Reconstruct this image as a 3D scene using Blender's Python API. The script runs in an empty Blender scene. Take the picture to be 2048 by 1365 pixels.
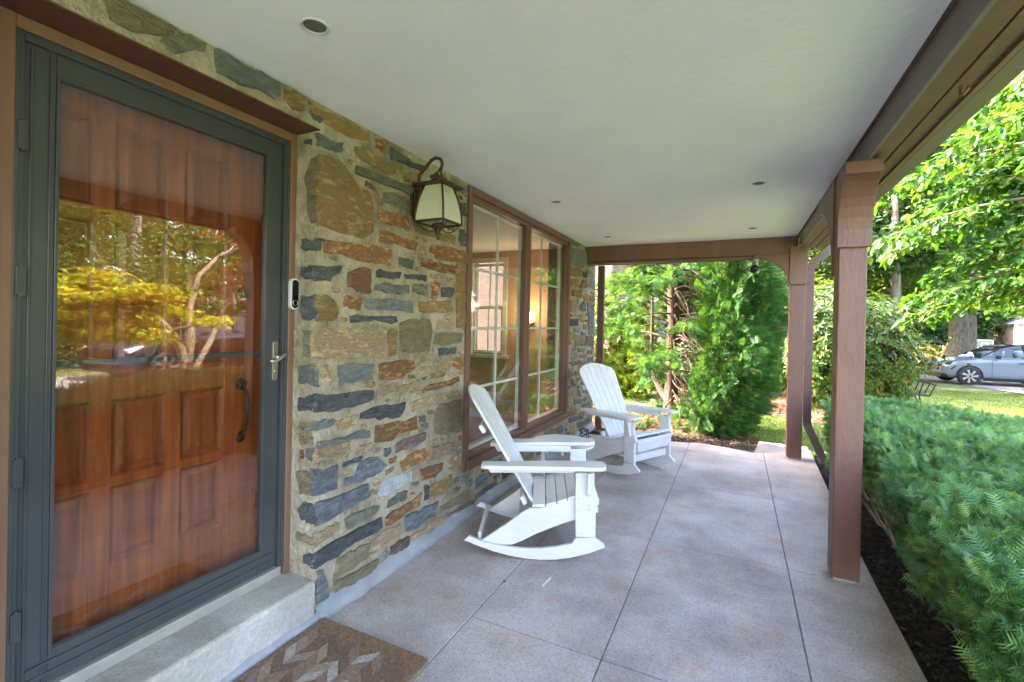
import bpy, bmesh, math, random
import numpy as np
from mathutils import Vector, Matrix
random.seed(7); RNG = np.random.default_rng(11)
PI = math.pi
S = bpy.context.scene
COL = S.collection

# ------------------------------------------------------------------ camera
cam_d = bpy.data.cameras.new('camera'); cam = bpy.data.objects.new('camera', cam_d); COL.objects.link(cam); S.camera = cam
cam_d.sensor_width = 36; cam_d.lens = 939.04/2048*36; cam_d.clip_start = .05; cam_d.clip_end = 500
cam_d.shift_y = -32.6/2048
_rt, _up, _fw = Vector((.901795, .431664, .020785)), Vector((-.020602, -.005101, .999775)), Vector((-.431672, .902020, -.004293))
cam.matrix_world = Matrix.Translation((0, 0, 1.5)) @ Matrix((_rt, _up, -_fw)).transposed().to_4x4()

# ------------------------------------------------------------------ world, sun, exposure
SUN_DIR = Vector((-.75, .01, .66)).normalized()          # towards the sun
w = bpy.data.worlds.new('World'); S.world = w; w.use_nodes = True
nt = w.node_tree; bg = nt.nodes['Background']
sky = nt.nodes.new('ShaderNodeTexSky'); sky.sky_type = 'NISHITA'; sky.sun_disc = False
sky.sun_elevation = math.asin(SUN_DIR.z); sky.sun_rotation = math.atan2(SUN_DIR.x, SUN_DIR.y)
sky.air_density = 1.2; sky.dust_density = 3.0; sky.ozone_density = 1.0
wb = nt.nodes.new('ShaderNodeVectorMath'); wb.operation = 'MULTIPLY'; wb.inputs[1].default_value = (1.10, .965, .97)   # hazy, whiter summer sky
nt.links.new(sky.outputs[0], wb.inputs[0]); nt.links.new(wb.outputs[0], bg.inputs[0]); bg.inputs[1].default_value = .15
sl = bpy.data.lights.new('sun', 'SUN'); sl.energy = 2.0; sl.angle = math.radians(.6); sl.color = (1, .93, .80)
so = bpy.data.objects.new('sun', sl); COL.objects.link(so); so.rotation_euler = (-SUN_DIR).to_track_quat('-Z', 'Y').to_euler()
so.location = (-20, 15, 25)
S.view_settings.view_transform = 'Standard'; S.view_settings.look = 'None'; S.view_settings.gamma = 1
S.view_settings.use_curve_mapping = False
S.view_settings.exposure = 4.5
S.render.engine = 'CYCLES'
S.cycles.max_bounces = 10; S.cycles.diffuse_bounces = 6; S.cycles.glossy_bounces = 4; S.cycles.transparent_max_bounces = 12
S.cycles.use_denoising = True
S.cycles.sample_clamp_indirect = 8

# ------------------------------------------------------------------ materials
MATS = {}
def mat(name, c1, c2=None, scale=6., rough=.6, bump=0., bscale=40., spec=.4, metal=0., detail=6., stretch=None, rnd=0., c3=None, coat=0.):
    if name in MATS: return MATS[name]
    m = bpy.data.materials.new(name); m.use_nodes = True; n = m.node_tree; p = n.nodes['Principled BSDF']
    p.inputs['Roughness'].default_value = rough; p.inputs['Metallic'].default_value = metal
    p.inputs['Specular IOR Level'].default_value = spec; p.inputs['Coat Weight'].default_value = coat
    L = n.links.new
    tc = n.nodes.new('ShaderNodeTexCoord'); mp = n.nodes.new('ShaderNodeMapping'); L(tc.outputs['Object'], mp.inputs[0])
    if stretch: mp.inputs['Scale'].default_value = stretch
    col = None
    if c2 is not None:
        no = n.nodes.new('ShaderNodeTexNoise'); no.inputs['Scale'].default_value = scale; no.inputs['Detail'].default_value = detail
        no.inputs['Roughness'].default_value = .62; L(mp.outputs[0], no.inputs[0])
        r = n.nodes.new('ShaderNodeValToRGB'); L(no.outputs[0], r.inputs[0])
        r.color_ramp.elements[0].position = .36; r.color_ramp.elements[1].position = .66
        r.color_ramp.elements[0].color = (*c1, 1); r.color_ramp.elements[1].color = (*c2, 1)
        if c3: e = r.color_ramp.elements.new(.5); e.color = (*c3, 1)
        col = r.outputs[0]
    else:
        rg = n.nodes.new('ShaderNodeRGB'); rg.outputs[0].default_value = (*c1, 1); col = rg.outputs[0]
    if rnd:
        oi = n.nodes.new('ShaderNodeObjectInfo'); mr = n.nodes.new('ShaderNodeMapRange')
        mr.inputs[3].default_value = 1-rnd; mr.inputs[4].default_value = 1+rnd; L(oi.outputs['Random'], mr.inputs[0])
        mx = n.nodes.new('ShaderNodeVectorMath'); mx.operation = 'SCALE'; L(col, mx.inputs[0]); L(mr.outputs[0], mx.inputs['Scale']); col = mx.outputs[0]
    L(col, p.inputs['Base Color'])
    if bump:
        nb = n.nodes.new('ShaderNodeTexNoise'); nb.inputs['Scale'].default_value = bscale; nb.inputs['Detail'].default_value = 5
        L(mp.outputs[0], nb.inputs[0])
        b = n.nodes.new('ShaderNodeBump'); b.inputs['Strength'].default_value = bump; b.inputs['Distance'].default_value = .01 if bump < .85 else .022
        L(nb.outputs[0], b.inputs['Height']); L(b.outputs[0], p.inputs['Normal'])
    m['bsdf'] = 1; MATS[name] = m; return m

def leaf_mat(name, cols, trans=.45, rough=.45, gloss=.06, tcol=None):
    """cols: list of (pos, colour) sampled by the random value of each leaf"""
    m = bpy.data.materials.new(name); m.use_nodes = True; n = m.node_tree; n.nodes.clear(); L = n.links.new
    out = n.nodes.new('ShaderNodeOutputMaterial'); g = n.nodes.new('ShaderNodeNewGeometry'); r = n.nodes.new('ShaderNodeValToRGB')
    at = n.nodes.new('ShaderNodeAttribute'); at.attribute_name = 'rnd'; L(at.outputs['Fac'], r.inputs[0]); cr = r.color_ramp
    cr.elements[0].position = cols[0][0]; cr.elements[0].color = (*cols[0][1], 1)
    cr.elements[1].position = cols[-1][0]; cr.elements[1].color = (*cols[-1][1], 1)
    for p_, c in cols[1:-1]: e = cr.elements.new(p_); e.color = (*c, 1)
    tc = n.nodes.new('ShaderNodeTexCoord'); no = n.nodes.new('ShaderNodeTexNoise'); no.inputs['Scale'].default_value = 1.3; L(tc.outputs['Object'], no.inputs[0])
    mr = n.nodes.new('ShaderNodeMapRange'); mr.inputs[1].default_value = .3; mr.inputs[2].default_value = .7; mr.inputs[3].default_value = .7; mr.inputs[4].default_value = 1.35
    L(no.outputs[0], mr.inputs[0]); sc = n.nodes.new('ShaderNodeVectorMath'); sc.operation = 'SCALE'; L(r.outputs[0], sc.inputs[0]); L(mr.outputs[0], sc.inputs['Scale'])
    d = n.nodes.new('ShaderNodeBsdfDiffuse'); t = n.nodes.new('ShaderNodeBsdfTranslucent'); gl = n.nodes.new('ShaderNodeBsdfGlossy')
    gl.inputs['Roughness'].default_value = rough
    L(sc.outputs[0], d.inputs[0])
    tm = n.nodes.new('ShaderNodeVectorMath'); tm.operation = 'MULTIPLY'; tm.inputs[1].default_value = tcol or (1.9, 1.75, .5); L(sc.outputs[0], tm.inputs[0]); L(tm.outputs[0], t.inputs[0])
    m1 = n.nodes.new('ShaderNodeMixShader'); m1.inputs[0].default_value = trans; L(d.outputs[0], m1.inputs[1]); L(t.outputs[0], m1.inputs[2])
    m2 = n.nodes.new('ShaderNodeMixShader'); fr = n.nodes.new('ShaderNodeLayerWeight'); fr.inputs[0].default_value = .25
    mu = n.nodes.new('ShaderNodeMath'); mu.operation = 'MULTIPLY'; mu.inputs[1].default_value = gloss*1.6; L(fr.outputs['Fresnel'], mu.inputs[0]); mu.use_clamp = True
    L(mu.outputs[0], m2.inputs[0]); L(m1.outputs[0], m2.inputs[1]); L(gl.outputs[0], m2.inputs[2]); L(m2.outputs[0], out.inputs[0])
    MATS[name] = m; return m

def glass_mat(name, ior=1.6, tint=(1, 1, 1), wavy=0.):
    m = bpy.data.materials.new(name); m.use_nodes = True; n = m.node_tree; n.nodes.clear(); L = n.links.new
    out = n.nodes.new('ShaderNodeOutputMaterial'); tr = n.nodes.new('ShaderNodeBsdfTransparent'); tr.inputs[0].default_value = (*tint, 1)
    gl = n.nodes.new('ShaderNodeBsdfGlossy'); gl.inputs['Roughness'].default_value = .004
    fr = n.nodes.new('ShaderNodeFresnel'); fr.inputs[0].default_value = ior
    ge = n.nodes.new('ShaderNodeNewGeometry'); iv = n.nodes.new('ShaderNodeMath'); iv.operation = 'SUBTRACT'; iv.inputs[0].default_value = 1
    L(ge.outputs['Backfacing'], iv.inputs[1]); mu = n.nodes.new('ShaderNodeMath'); mu.operation = 'MULTIPLY'; L(fr.outputs[0], mu.inputs[0]); L(iv.outputs[0], mu.inputs[1])
    if wavy:
        tc = n.nodes.new('ShaderNodeTexCoord'); no = n.nodes.new('ShaderNodeTexNoise'); no.inputs['Scale'].default_value = 2.2; no.inputs['Detail'].default_value = 1
        L(tc.outputs['Object'], no.inputs[0]); b = n.nodes.new('ShaderNodeBump'); b.inputs['Strength'].default_value = wavy; b.inputs['Distance'].default_value = .01
        L(no.outputs[0], b.inputs['Height']); L(b.outputs[0], gl.inputs['Normal'])
    mx = n.nodes.new('ShaderNodeMixShader'); L(mu.outputs[0], mx.inputs[0]); L(tr.outputs[0], mx.inputs[1]); L(gl.outputs[0], mx.inputs[2]); L(mx.outputs[0], out.inputs[0])
    MATS[name] = m; return m

def emit_mat(name, c, s):
    m = bpy.data.materials.new(name); m.use_nodes = True; p = m.node_tree.nodes['Principled BSDF']
    p.inputs['Base Color'].default_value = (*c, 1); p.inputs['Emission Color'].default_value = (*c, 1); p.inputs['Emission Strength'].default_value = s
    MATS[name] = m; return m

# ------------------------------------------------------------------ builders
class MB:
    """collects simple shapes and links them as one mesh object"""
    def __init__(s): s.v = []; s.f = []
    def add(s, vs, fs):
        o = len(s.v); s.v += [tuple(v) for v in vs]; s.f += [tuple(i+o for i in f) for f in fs]; return s
    def box(s, x0, x1, y0, y1, z0, z1, M=None):
        vs = [(x, y, z) for z in (z0, z1) for y in (y0, y1) for x in (x0, x1)]
        if M is not None: vs = [M @ Vector(v) for v in vs]
        return s.add(vs, [(0, 2, 3, 1), (4, 5, 7, 6), (0, 1, 5, 4), (2, 6, 7, 3), (0, 4, 6, 2), (1, 3, 7, 5)])
    def prism(s, pts, a, b, axis=0, M=None):
        """pts 2D outline (ccw or cw) extruded from a to b along axis"""
        n = len(pts)
        def P(p, t):
            if axis == 0: q = (t, p[0], p[1])
            elif axis == 1: q = (p[0], t, p[1])
            else: q = (p[0], p[1], t)
            return M @ Vector(q) if M is not None else q
        vs = [P(p, a) for p in pts] + [P(p, b) for p in pts]
        fs = [tuple(range(n))[::-1], tuple(range(n, 2*n))] + [(i, (i+1) % n, n+(i+1) % n, n+i) for i in range(n)]
        return s.add(vs, fs)
    def tube(s, pts, r, seg=8, caps=True, squash=None):
        pts = [Vector(p) for p in pts]; rs = r if isinstance(r, (list, tuple)) else [r]*len(pts)
        vs = []; up = Vector((0, 0, 1)); prev = None
        for i, p in enumerate(pts):
            t = (pts[min(i+1, len(pts)-1)]-pts[max(i-1, 0)]).normalized()
            a = prev if prev is not None else (up if abs(t.z) < .95 else Vector((1, 0, 0)))
            a = (a-t*a.dot(t)).normalized(); prev = a; b = t.cross(a)
            for k in range(seg):
                th = 2*PI*k/seg; vs.append(p+(a*math.cos(th)+b*math.sin(th))*rs[i])
        fs = [(i*seg+k, i*seg+(k+1) % seg, (i+1)*seg+(k+1) % seg, (i+1)*seg+k) for i in range(len(pts)-1) for k in range(seg)]
        if caps: fs += [tuple(range(seg))[::-1], tuple(range((len(pts)-1)*seg, len(pts)*seg))]
        return s.add(vs, fs)
    def lathe(s, prof, c=(0, 0, 0), seg=16, M=None):
        vs = []
        for r, z in prof:
            for k in range(seg):
                v = Vector((r*math.cos(2*PI*k/seg), r*math.sin(2*PI*k/seg), z))
                if M is not None: v = M @ v
                vs.append(v+Vector(c))
        n = len(prof)
        fs = [(i*seg+k, i*seg+(k+1) % seg, (i+1)*seg+(k+1) % seg, (i+1)*seg+k) for i in range(n-1) for k in range(seg)]
        fs += [tuple(range(seg))[::-1], tuple(range((n-1)*seg, n*seg))]
        return s.add(vs, fs)
    def build(s, name, m, parent=None, bevel=0., smooth=False, seg=2, recalc=True, **tags):
        me = bpy.data.meshes.new(name); me.from_pydata(s.v, [], s.f)
        if recalc:
            bm = bmesh.new(); bm.from_mesh(me); bmesh.ops.recalc_face_normals(bm, faces=bm.faces); bm.to_mesh(me); bm.free()
        for q in (m if isinstance(m, (list, tuple)) else [m]): me.materials.append(q)
        o = bpy.data.objects.new(name, me); COL.objects.link(o); o.parent = parent
        if smooth: me.shade_smooth()
        if bevel:
            b = o.modifiers.new('bevel', 'BEVEL'); b.width = bevel; b.segments = seg; b.limit_method = 'ANGLE'; b.angle_limit = .6
            me.shade_smooth() if smooth else None
        return tagobj(o, **tags)
def tagobj(o, label=None, cat=None, group=None, kind=None):
    if label: o['label'] = label
    if cat: o['category'] = cat
    if group: o['group'] = group
    if kind: o['kind'] = kind
    return o
def empty(name, loc=(0, 0, 0), rz=0., **t):
    o = bpy.data.objects.new(name, None); COL.objects.link(o); o.location = loc; o.rotation_euler = (0, 0, rz); o.empty_display_size = .1
    return tagobj(o, **t)
def copy_tree(o, parent=None):
    c = o.copy(); COL.objects.link(c); c.parent = parent
    for ch in [x for x in o.children]: copy_tree(ch, c)
    return c
def mesh_np(name, V, F, m, parent=None, smooth=False, mi=None, **tags):
    """V (n,3) float array, F (k,3|4) int array -> one mesh object"""
    me = bpy.data.meshes.new(name); V = np.asarray(V, np.float32); F = np.asarray(F, np.int32); k = F.shape[1]
    me.vertices.add(len(V)); me.vertices.foreach_set('co', V.ravel())
    me.loops.add(F.size); me.loops.foreach_set('vertex_index', F.ravel())
    me.polygons.add(len(F)); me.polygons.foreach_set('loop_start', np.arange(0, F.size, k, dtype=np.int32))
    for q in (m if isinstance(m, (list, tuple)) else [m]): me.materials.append(q)
    if mi is not None: me.polygons.foreach_set('material_index', np.asarray(mi, np.int32))
    me.update(calc_edges=True)
    per = _PER.get(len(V))
    if per:
        at = me.attributes.new('rnd', 'FLOAT', 'POINT'); at.data.foreach_set('value', np.repeat(np.random.default_rng(len(V)).random(len(V)//per), per).astype(np.float32))
    if smooth: me.shade_smooth()
    o = bpy.data.objects.new(name, me); COL.objects.link(o); o.parent = parent
    return tagobj(o, **tags)
_PER = {}
def nrm(a): return a/np.maximum(np.linalg.norm(a, axis=-1, keepdims=True), 1e-9)
def scatter(tv, tf, P, D, U, sc):
    """copies template (tv along +x, normal +z) to points P with direction D, up U, size sc"""
    D = nrm(D); N = nrm(U-D*(U*D).sum(1, keepdims=True)); B = np.cross(N, D)
    V = P[:, None, :]+sc[:, None, None]*(tv[None, :, 0:1]*D[:, None]+tv[None, :, 1:2]*B[:, None]+tv[None, :, 2:3]*N[:, None])
    F = tf[None]+(np.arange(len(P))*len(tv))[:, None, None]
    _PER[len(P)*len(tv)] = len(tv)
    return V.reshape(-1, 3), F.reshape(-1, tf.shape[1])
def rvec(n, g=None): return nrm((g or RNG).normal(size=(n, 3)))
# leaf templates (quads)
LEAF_OVAL = (np.array([(0, 0, 0), (.3, .26, .04), (.72, .2, .0), (1, 0, -.1), (.72, -.2, .0), (.3, -.26, .04), (.5, 0, -.06)], float),
             np.array([(0, 1, 6, 5), (1, 2, 3, 6), (6, 3, 4, 5)]))
LEAF_OVAL = (LEAF_OVAL[0], np.array([(0, 1, 6, 6), (0, 6, 5, 5), (1, 2, 3, 6), (6, 3, 4, 5)]))
def tri(tf): # split degenerate/quad faces to triangles
    out = []
    for q in tf:
        q = list(dict.fromkeys(q))
        out.append(q[:3])
        if len(q) == 4: out.append([q[0], q[2], q[3]])
    return np.array(out)
LEAF_OVAL = (LEAF_OVAL[0], tri(LEAF_OVAL[1]))
LEAF_SIMPLE = (np.array([(0, 0, 0), (.45, .3, .08), (1, 0, -.05), (.45, -.3, .08)], float), np.array([(0, 1, 2), (0, 2, 3)]))
def star_leaf(n=5):
    v = [(0, 0, 0)]; f = []
    for k in range(n):
        a = (k-(n-1)/2)*.62; L = 1-.22*abs(k-(n-1)/2); b = len(v)
        d = (math.cos(a), math.sin(a)); p = (-d[1], d[0])
        v += [(d[0]*L*.45+p[0]*.1, d[1]*L*.45+p[1]*.1, .02), (d[0]*L, d[1]*L, -.06), (d[0]*L*.45-p[0]*.1, d[1]*L*.45-p[1]*.1, .02)]
        f += [(0, b, b+2), (b, b+1, b+2)]
    return np.array(v), np.array(f)
LEAF_STAR = star_leaf()
def yew_sprig(n=7):
    v = []; f = []
    for i in range(n):
        t = .06+.94*i/n
        for s in (-1, 1):
            b = len(v); L = .40*(1-.5*abs(t-.4)); x = t+.02*s
            v += [(x, 0, 0), (x+.10, 0, 0), (x+.16+.1*t, s*L, .05+.03*((i*7) % 3-1))]; f.append((b, b+1, b+2) if s > 0 else (b, b+2, b+1))
    b = len(v); v += [(0, -.012, 0), (0, .012, 0), (1.05, 0, .02)]; f.append((b, b+1, b+2))
    return np.array(v), np.array(f)
YEW = yew_sprig()
def cedar_frond():
    v = []; f = []
    def blade(x, y, a, L, w_, z, full=False):
        b = len(v); d = (math.cos(a), math.sin(a)); p = (-d[1]*w_, d[0]*w_)
        if full: v.extend([(x, y, z), (x+d[0]*L*.6-p[0], y+d[1]*L*.6-p[1], z-.02), (x+d[0]*L, y+d[1]*L, z-.05), (x+d[0]*L*.6+p[0], y+d[1]*L*.6+p[1], z-.02)]); f.extend([(b, b+1, b+2), (b, b+2, b+3)])
        else: v.extend([(x-p[0], y-p[1], z), (x+p[0], y+p[1], z), (x+d[0]*L, y+d[1]*L, z-.03)]); f.append((b, b+2, b+1))
    k = 6
    for i in range(k):
        t = .12+.8*i/k; zb = -.12*t*t
        for s in (-1, 1):
            L = .46*(1-.75*t)+.07; a = s*.62
            blade(t, 0, a, L, .024, zb, True)
            for j in (.35, .68):
                x, y = t+math.cos(a)*L*j, math.sin(a)*L*j
                blade(x, y, a-s*.55, L*.42+.02, .018, zb-.02); blade(x, y, a+s*.55, L*.32+.02, .017, zb-.02)
    blade(.8, 0, 0, .25, .022, -.1, True); blade(0, 0, 0, .9, .012, 0, True)
    return np.array(v), np.array(f)
CEDAR = cedar_frond()
FACE="""g 1665,2413 1706,2421 1754,2401 1832,2421 1828,2385 1813,2364 1754,2364 1673,2358;y 1690,2513 1799,2534 1881,2536 2017,2548 2014,2506 1947,2486 1851,2467 1781,2486 1714,2489;d 1620,2484 1668,2497 1697,2494 1682,2473 1651,2468;y 1915,2427 1970,2440 2063,2436 2227,2425 2282,2410 2228,2374 2138,2367 2017,2376 1916,2392;o 2078,2529 2121,2543 2159,2537 2123,2477 2073,2490;d 2200,2529 2265,2514 2335,2499 2415,2492 2539,2521 2555,2502 2500,2481 2394,2472 2293,2477 2212,2473;n 1924,2323 1996,2330 2078,2328 2217,2330 2369,2340 2413,2333 2384,2298 2271,2300 2140,2295 2008,2292 1919,2294;y 1680,2309 1727,2322 1804,2324 1845,2306 1888,2265 1954,2220 2034,2212 2064,2166 2073,2001 1983,1952 1885,1955 1765,1956 1688,1967;n 2148,2242 2219,2260 2314,2262 2400,2265 2410,2202 2359,2191 2261,2191 2143,2194;o 2110,2131 2196,2141 2375,2139 2377,2071 2278,2070 2172,2071 2115,2085;o 2123,2013 2226,2022 2364,2013 2477,1999 2448,1952 2352,1956 2254,1968 2131,1961;y 2442,2125 2577,2108 2749,2105 2919,2124 2931,2072 2750,2074 2578,2074 2451,2080;d 2594,2470 2664,2515 2691,2503 2649,2461;n 2845,2537 2943,2549 3085,2539 3075,2453 2925,2480 2856,2503;d 2980,2380 3069,2396 3072,2307 3003,2298;d 2981,2189 3039,2195 3094,2154 3097,2076 3022,2076 2979,2113;o 1710,1891 1835,1904 1984,1920 2126,1922 2235,1916 2211,1838 2080,1822 1920,1827 1836,1846 1720,1841;g 2304,1886 2383,1887 2435,1875 2429,1832 2370,1835 2299,1849;o 2630,2009 2752,2023 2942,2031 3098,2032 3091,1952 2906,1940 2684,1932 2666,1969 2606,1971;o 2519,1900 2617,1913 2774,1908 2957,1903 2959,1849 2795,1848 2619,1854 2520,1862;d 1654,1759 1722,1764 1838,1777 1829,1742 1766,1713 1752,1696 1669,1692;r 1880,1743 1944,1770 2005,1791 2048,1789 2051,1657 1969,1659 1882,1681;d 2099,1777 2180,1787 2314,1792 2308,1766 2207,1753 2100,1746;d 2350,1787 2430,1788 2491,1801 2587,1801 2572,1770 2476,1771 2372,1766;g 2089,1706 2182,1714 2289,1713 2395,1717 2389,1675 2263,1667 2146,1672 2090,1681;n 2432,1725 2509,1738 2581,1732 2588,1674 2495,1673 2441,1693;o 2647,1762 2743,1770 2735,1729 2702,1661 2642,1657;d 2762,1736 2923,1743 2914,1710 2877,1676 2773,1675;y 1688,1609 1740,1615 1783,1600 1813,1570 1811,1510 1749,1498 1684,1494;o 1858,1613 1912,1622 1987,1620 1988,1581 1967,1554 1914,1555 1890,1573 1854,1587;g 2012,1615 2128,1624 2274,1623 2441,1621 2443,1558 2328,1558 2177,1561 2014,1566;y 2493,1613 2652,1626 2868,1646 2907,1580 2746,1565 2554,1561 2494,1577;y 2952,1971 3005,1995 3055,1994 3071,1694 3075,1485 3041,1453 2971,1459 2953,1728;d 1899,1518 1956,1520 2024,1517 2113,1521 2288,1516 2289,1489 2179,1490 2086,1500 1990,1490 1900,1493;t 1668,1450 1801,1453 1958,1450 2195,1442 2197,1374 2179,1322 2143,1285 1881,1299 1671,1312 1667,1366;y 2224,1449 2280,1445 2282,1372 2264,1285 2224,1291 2217,1373;k 2315,1486 2384,1507 2618,1511 2657,1482 2654,1377 2618,1303 2446,1296 2331,1309 2318,1398;t 2715,1501 2895,1507 2890,1455 2710,1455;k 2691,1414 2848,1420 3042,1414 3021,1352 2909,1335 2687,1346;d 2748,1309 2969,1302 2963,1262 2854,1259 2749,1265;t 1706,1263 1748,1263 1781,1221 1779,1176 1736,1186 1714,1221;g 1817,1261 1946,1255 2093,1245 2082,1166 1965,1159 1842,1154 1826,1211;o 2144,1243 2235,1244 2359,1246 2459,1239 2460,1196 2362,1163 2289,1139 2142,1157;t 2542,1212 2718,1207 2899,1207 2885,1171 2693,1163 2543,1164;o 2927,1225 3034,1231 3076,1149 3006,1142 2937,1176;t 2139,1093 2190,1110 2275,1110 2250,1079 2192,1064 2130,1062;t 2301,1090 2419,1098 2515,1109 2526,1046 2432,1037 2307,1042;o 2559,1042 2658,1064 2832,1073 3016,1075 3010,1046 2833,1037 2698,1026 2572,1030;d 1689,1122 1810,1109 1967,1101 2097,1090 2099,1050 2002,1032 1888,1026 1797,1023 1684,1038;d 1995,975 2100,996 2165,989 2204,987 2253,972 2384,980 2369,948 2317,905 2148,914 2111,943 1988,949;t 2423,968 2549,978 2699,988 2807,981 2754,934 2638,921 2458,920;t 2829,971 2922,979 3035,985 3037,935 2923,934 2823,944;k 2755,911 3046,909 3071,679 2933,673 2709,719 2704,857;t 1821,964 1889,981 1958,979 1955,934 1891,913 1829,922;g 1681,983 1750,981 1808,971 1770,948 1682,950;g 1697,877 1841,872 1967,878 2059,872 2057,835 1924,855 1821,865 1697,863;o 2125,880 2260,872 2386,863 2498,865 2508,793 2388,798 2263,778 2121,791 2108,832;t 1688,857 1792,852 1909,842 1910,794 1843,779 1755,778 1681,784;p 2312,731 2389,751 2494,747 2606,749 2599,706 2496,690 2391,688 2306,694;d 2205,729 2251,727 2254,691 2226,680 2202,699;d 1880,731 1949,737 2016,730 1983,716 1875,718;b 1994,705 2063,712 2142,697 2214,639 2176,614 2090,600 1997,602 1888,620 1885,647 1951,648;o 2350,612 2467,639 2601,639 2666,566 2531,561 2366,559;t 2695,624 2955,608 2978,542 2804,547 2732,554;o 2557,510 2664,501 2825,484 2808,441 2719,420 2583,439;b 1682,750 1756,733 1829,729 1834,673 1827,614 1749,615 1681,622;w 2160,506 2243,547 2353,538 2455,524 2465,474 2341,464 2219,462 2149,471;y 2661,366 2792,367 2934,369 2937,292 2833,266 2655,282;d 2610,390 2643,381 2638,288 2613,296;b 1695,577 1799,569 1932,565 2055,561 2051,494 1956,485 1831,470 1698,469;n 2240,411 2328,413 2417,417 2408,378 2316,372 2234,380;n 1893,424 1979,437 2071,421 2150,406 2120,378 2014,375 1905,374;o 2223,315 2303,326 2417,328 2562,342 2532,289 2404,277 2305,262 2224,277;b 2405,248 2510,248 2770,224 2710,167 2577,141 2422,157;t 1694,420 1763,430 1842,427 1848,398 1784,377 1700,370;d 1701,326 1834,333 1982,338 2172,325 2183,277 2075,268 1961,269 1826,260 1693,263;t 2101,215 2200,236 2362,222 2357,165 2255,143 2103,147;k 1842,233 1941,233 2077,217 2079,149 1965,142 1829,143;t 2469,101 2644,101 2839,100 2821,70 2645,70 2485,80;p 2276,112 2351,116 2439,104 2432,64 2339,67 2263,77;k 1829,119 1944,103 2140,100 2148,41 2035,43 1924,41 1821,50;g 1717,226 1749,227 1786,110 1783,32 1716,71 1709,171;n 2896,90 3057,77 3278,59 3281,-13 3081,1 2899,19;k 2799,167 2874,173 3160,179 3185,113 2973,128 2800,146;p 2529,866 2602,858 2587,831 2538,838;k 781,2565 841,2571 872,2560 912,2556 949,2559 999,2563 1003,2547 975,2507 957,2494 916,2482 874,2466 827,2468;n 963,2493 996,2531 1011,2552 1060,2555 1088,2550 1116,2557 1113,2521 1073,2502 1038,2474 1012,2468 975,2484;g 1161,2551 1217,2550 1312,2548 1384,2555 1445,2549 1443,2499 1418,2476 1339,2472 1265,2472 1209,2475 1167,2470;y 1473,2547 1532,2549 1575,2542 1570,2483 1521,2478 1477,2494;y 1607,2545 1686,2542 1800,2544 1878,2541 1880,2483 1802,2477 1715,2483 1621,2483;n 5598,2544 5844,2542 5987,2543 5802,2493 5601,2489;g 5570,2443 5758,2465 6115,2482 6145,2271 5819,2241 5584,2240;y 5587,2193 5820,2226 6034,2222 6026,2133 5593,2105;o 5587,2056 5900,2085 5907,1985 5593,1974;o 5967,2004 6069,2086 6272,2089 6268,2006 5979,1983;d 6086,2191 6264,2202 6257,2148 6105,2141;k 6261,2247 6588,2259 6563,2217 6254,2201;g 6386,2130 6654,2150 6653,2019 6428,2010;y 5640,1916 6029,1951 6046,1857 5846,1852 5644,1854;o 6142,1899 6391,1923 6705,1878 6679,1837 6162,1833;g 6032,1783 6164,1811 6255,1763 6250,1680 6025,1673;g 6320,1796 6428,1801 6410,1677 6330,1675;o 6445,1787 6670,1797 6657,1748 6449,1740;t 5562,1788 5759,1798 5900,1748 5881,1690 5679,1655 5571,1665;g 6418,1708 6628,1739 6669,1365 6407,1361 6392,1553;d 5590,1563 5922,1569 5918,1489 5736,1474 5596,1481;n 5738,1446 6017,1446 6020,1395 5732,1397;k 5735,1360 6047,1355 6051,1307 5738,1313;p 6286,1339 6649,1325 6642,1190 6275,1211;t 5589,1392 5689,1377 5685,1238 5586,1241;k 5793,1291 6177,1289 6207,1221 5798,1220;g 5940,1179 6263,1158 6189,1124 5943,1135;o 6018,1092 6337,1076 6298,1035 6045,1053;n 5671,1127 5943,1128 5949,1041 5632,1060;p 5678,1023 6097,1002 6076,952 5681,974;k 5580,945 5737,933 5761,841 5587,835;n 5675,804 5782,794 5880,692 5717,700;t 5582,660 5902,632 5944,570 5587,583;g 5818,529 6184,479 6148,430 5840,463;t 5588,561 5745,539 5752,448 5595,461;o 5565,406 5957,382 5961,324 5568,350;g 5639,311 6041,281 6063,236 5642,260;n 5971,183 6545,164 6616,114 6377,95 6013,128;t 5680,203 5934,178 5942,61 5687,102;k 5977,635 6075,611 6141,520 6043,522;b 3303,222 3367,235 3492,219 3494,171 3415,156 3290,156;b 3298,95 3395,102 3485,107 3665,115 3667,74 3557,73 3430,72 3298,79;b 3410,10 3489,22 3632,10 3785,21 3906,20 3996,-82 3802,-68 3612,-81 3433,-9;o 4037,263 4112,258 4252,237 4206,222 4038,247;n 4146,172 4304,172 4473,158 4510,121 4373,115 4148,140;o 3526,229 3575,204 3576,175 3528,189;k 3030,92 3106,81 3246,75 3268,41 3208,15 3070,23"""
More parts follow.
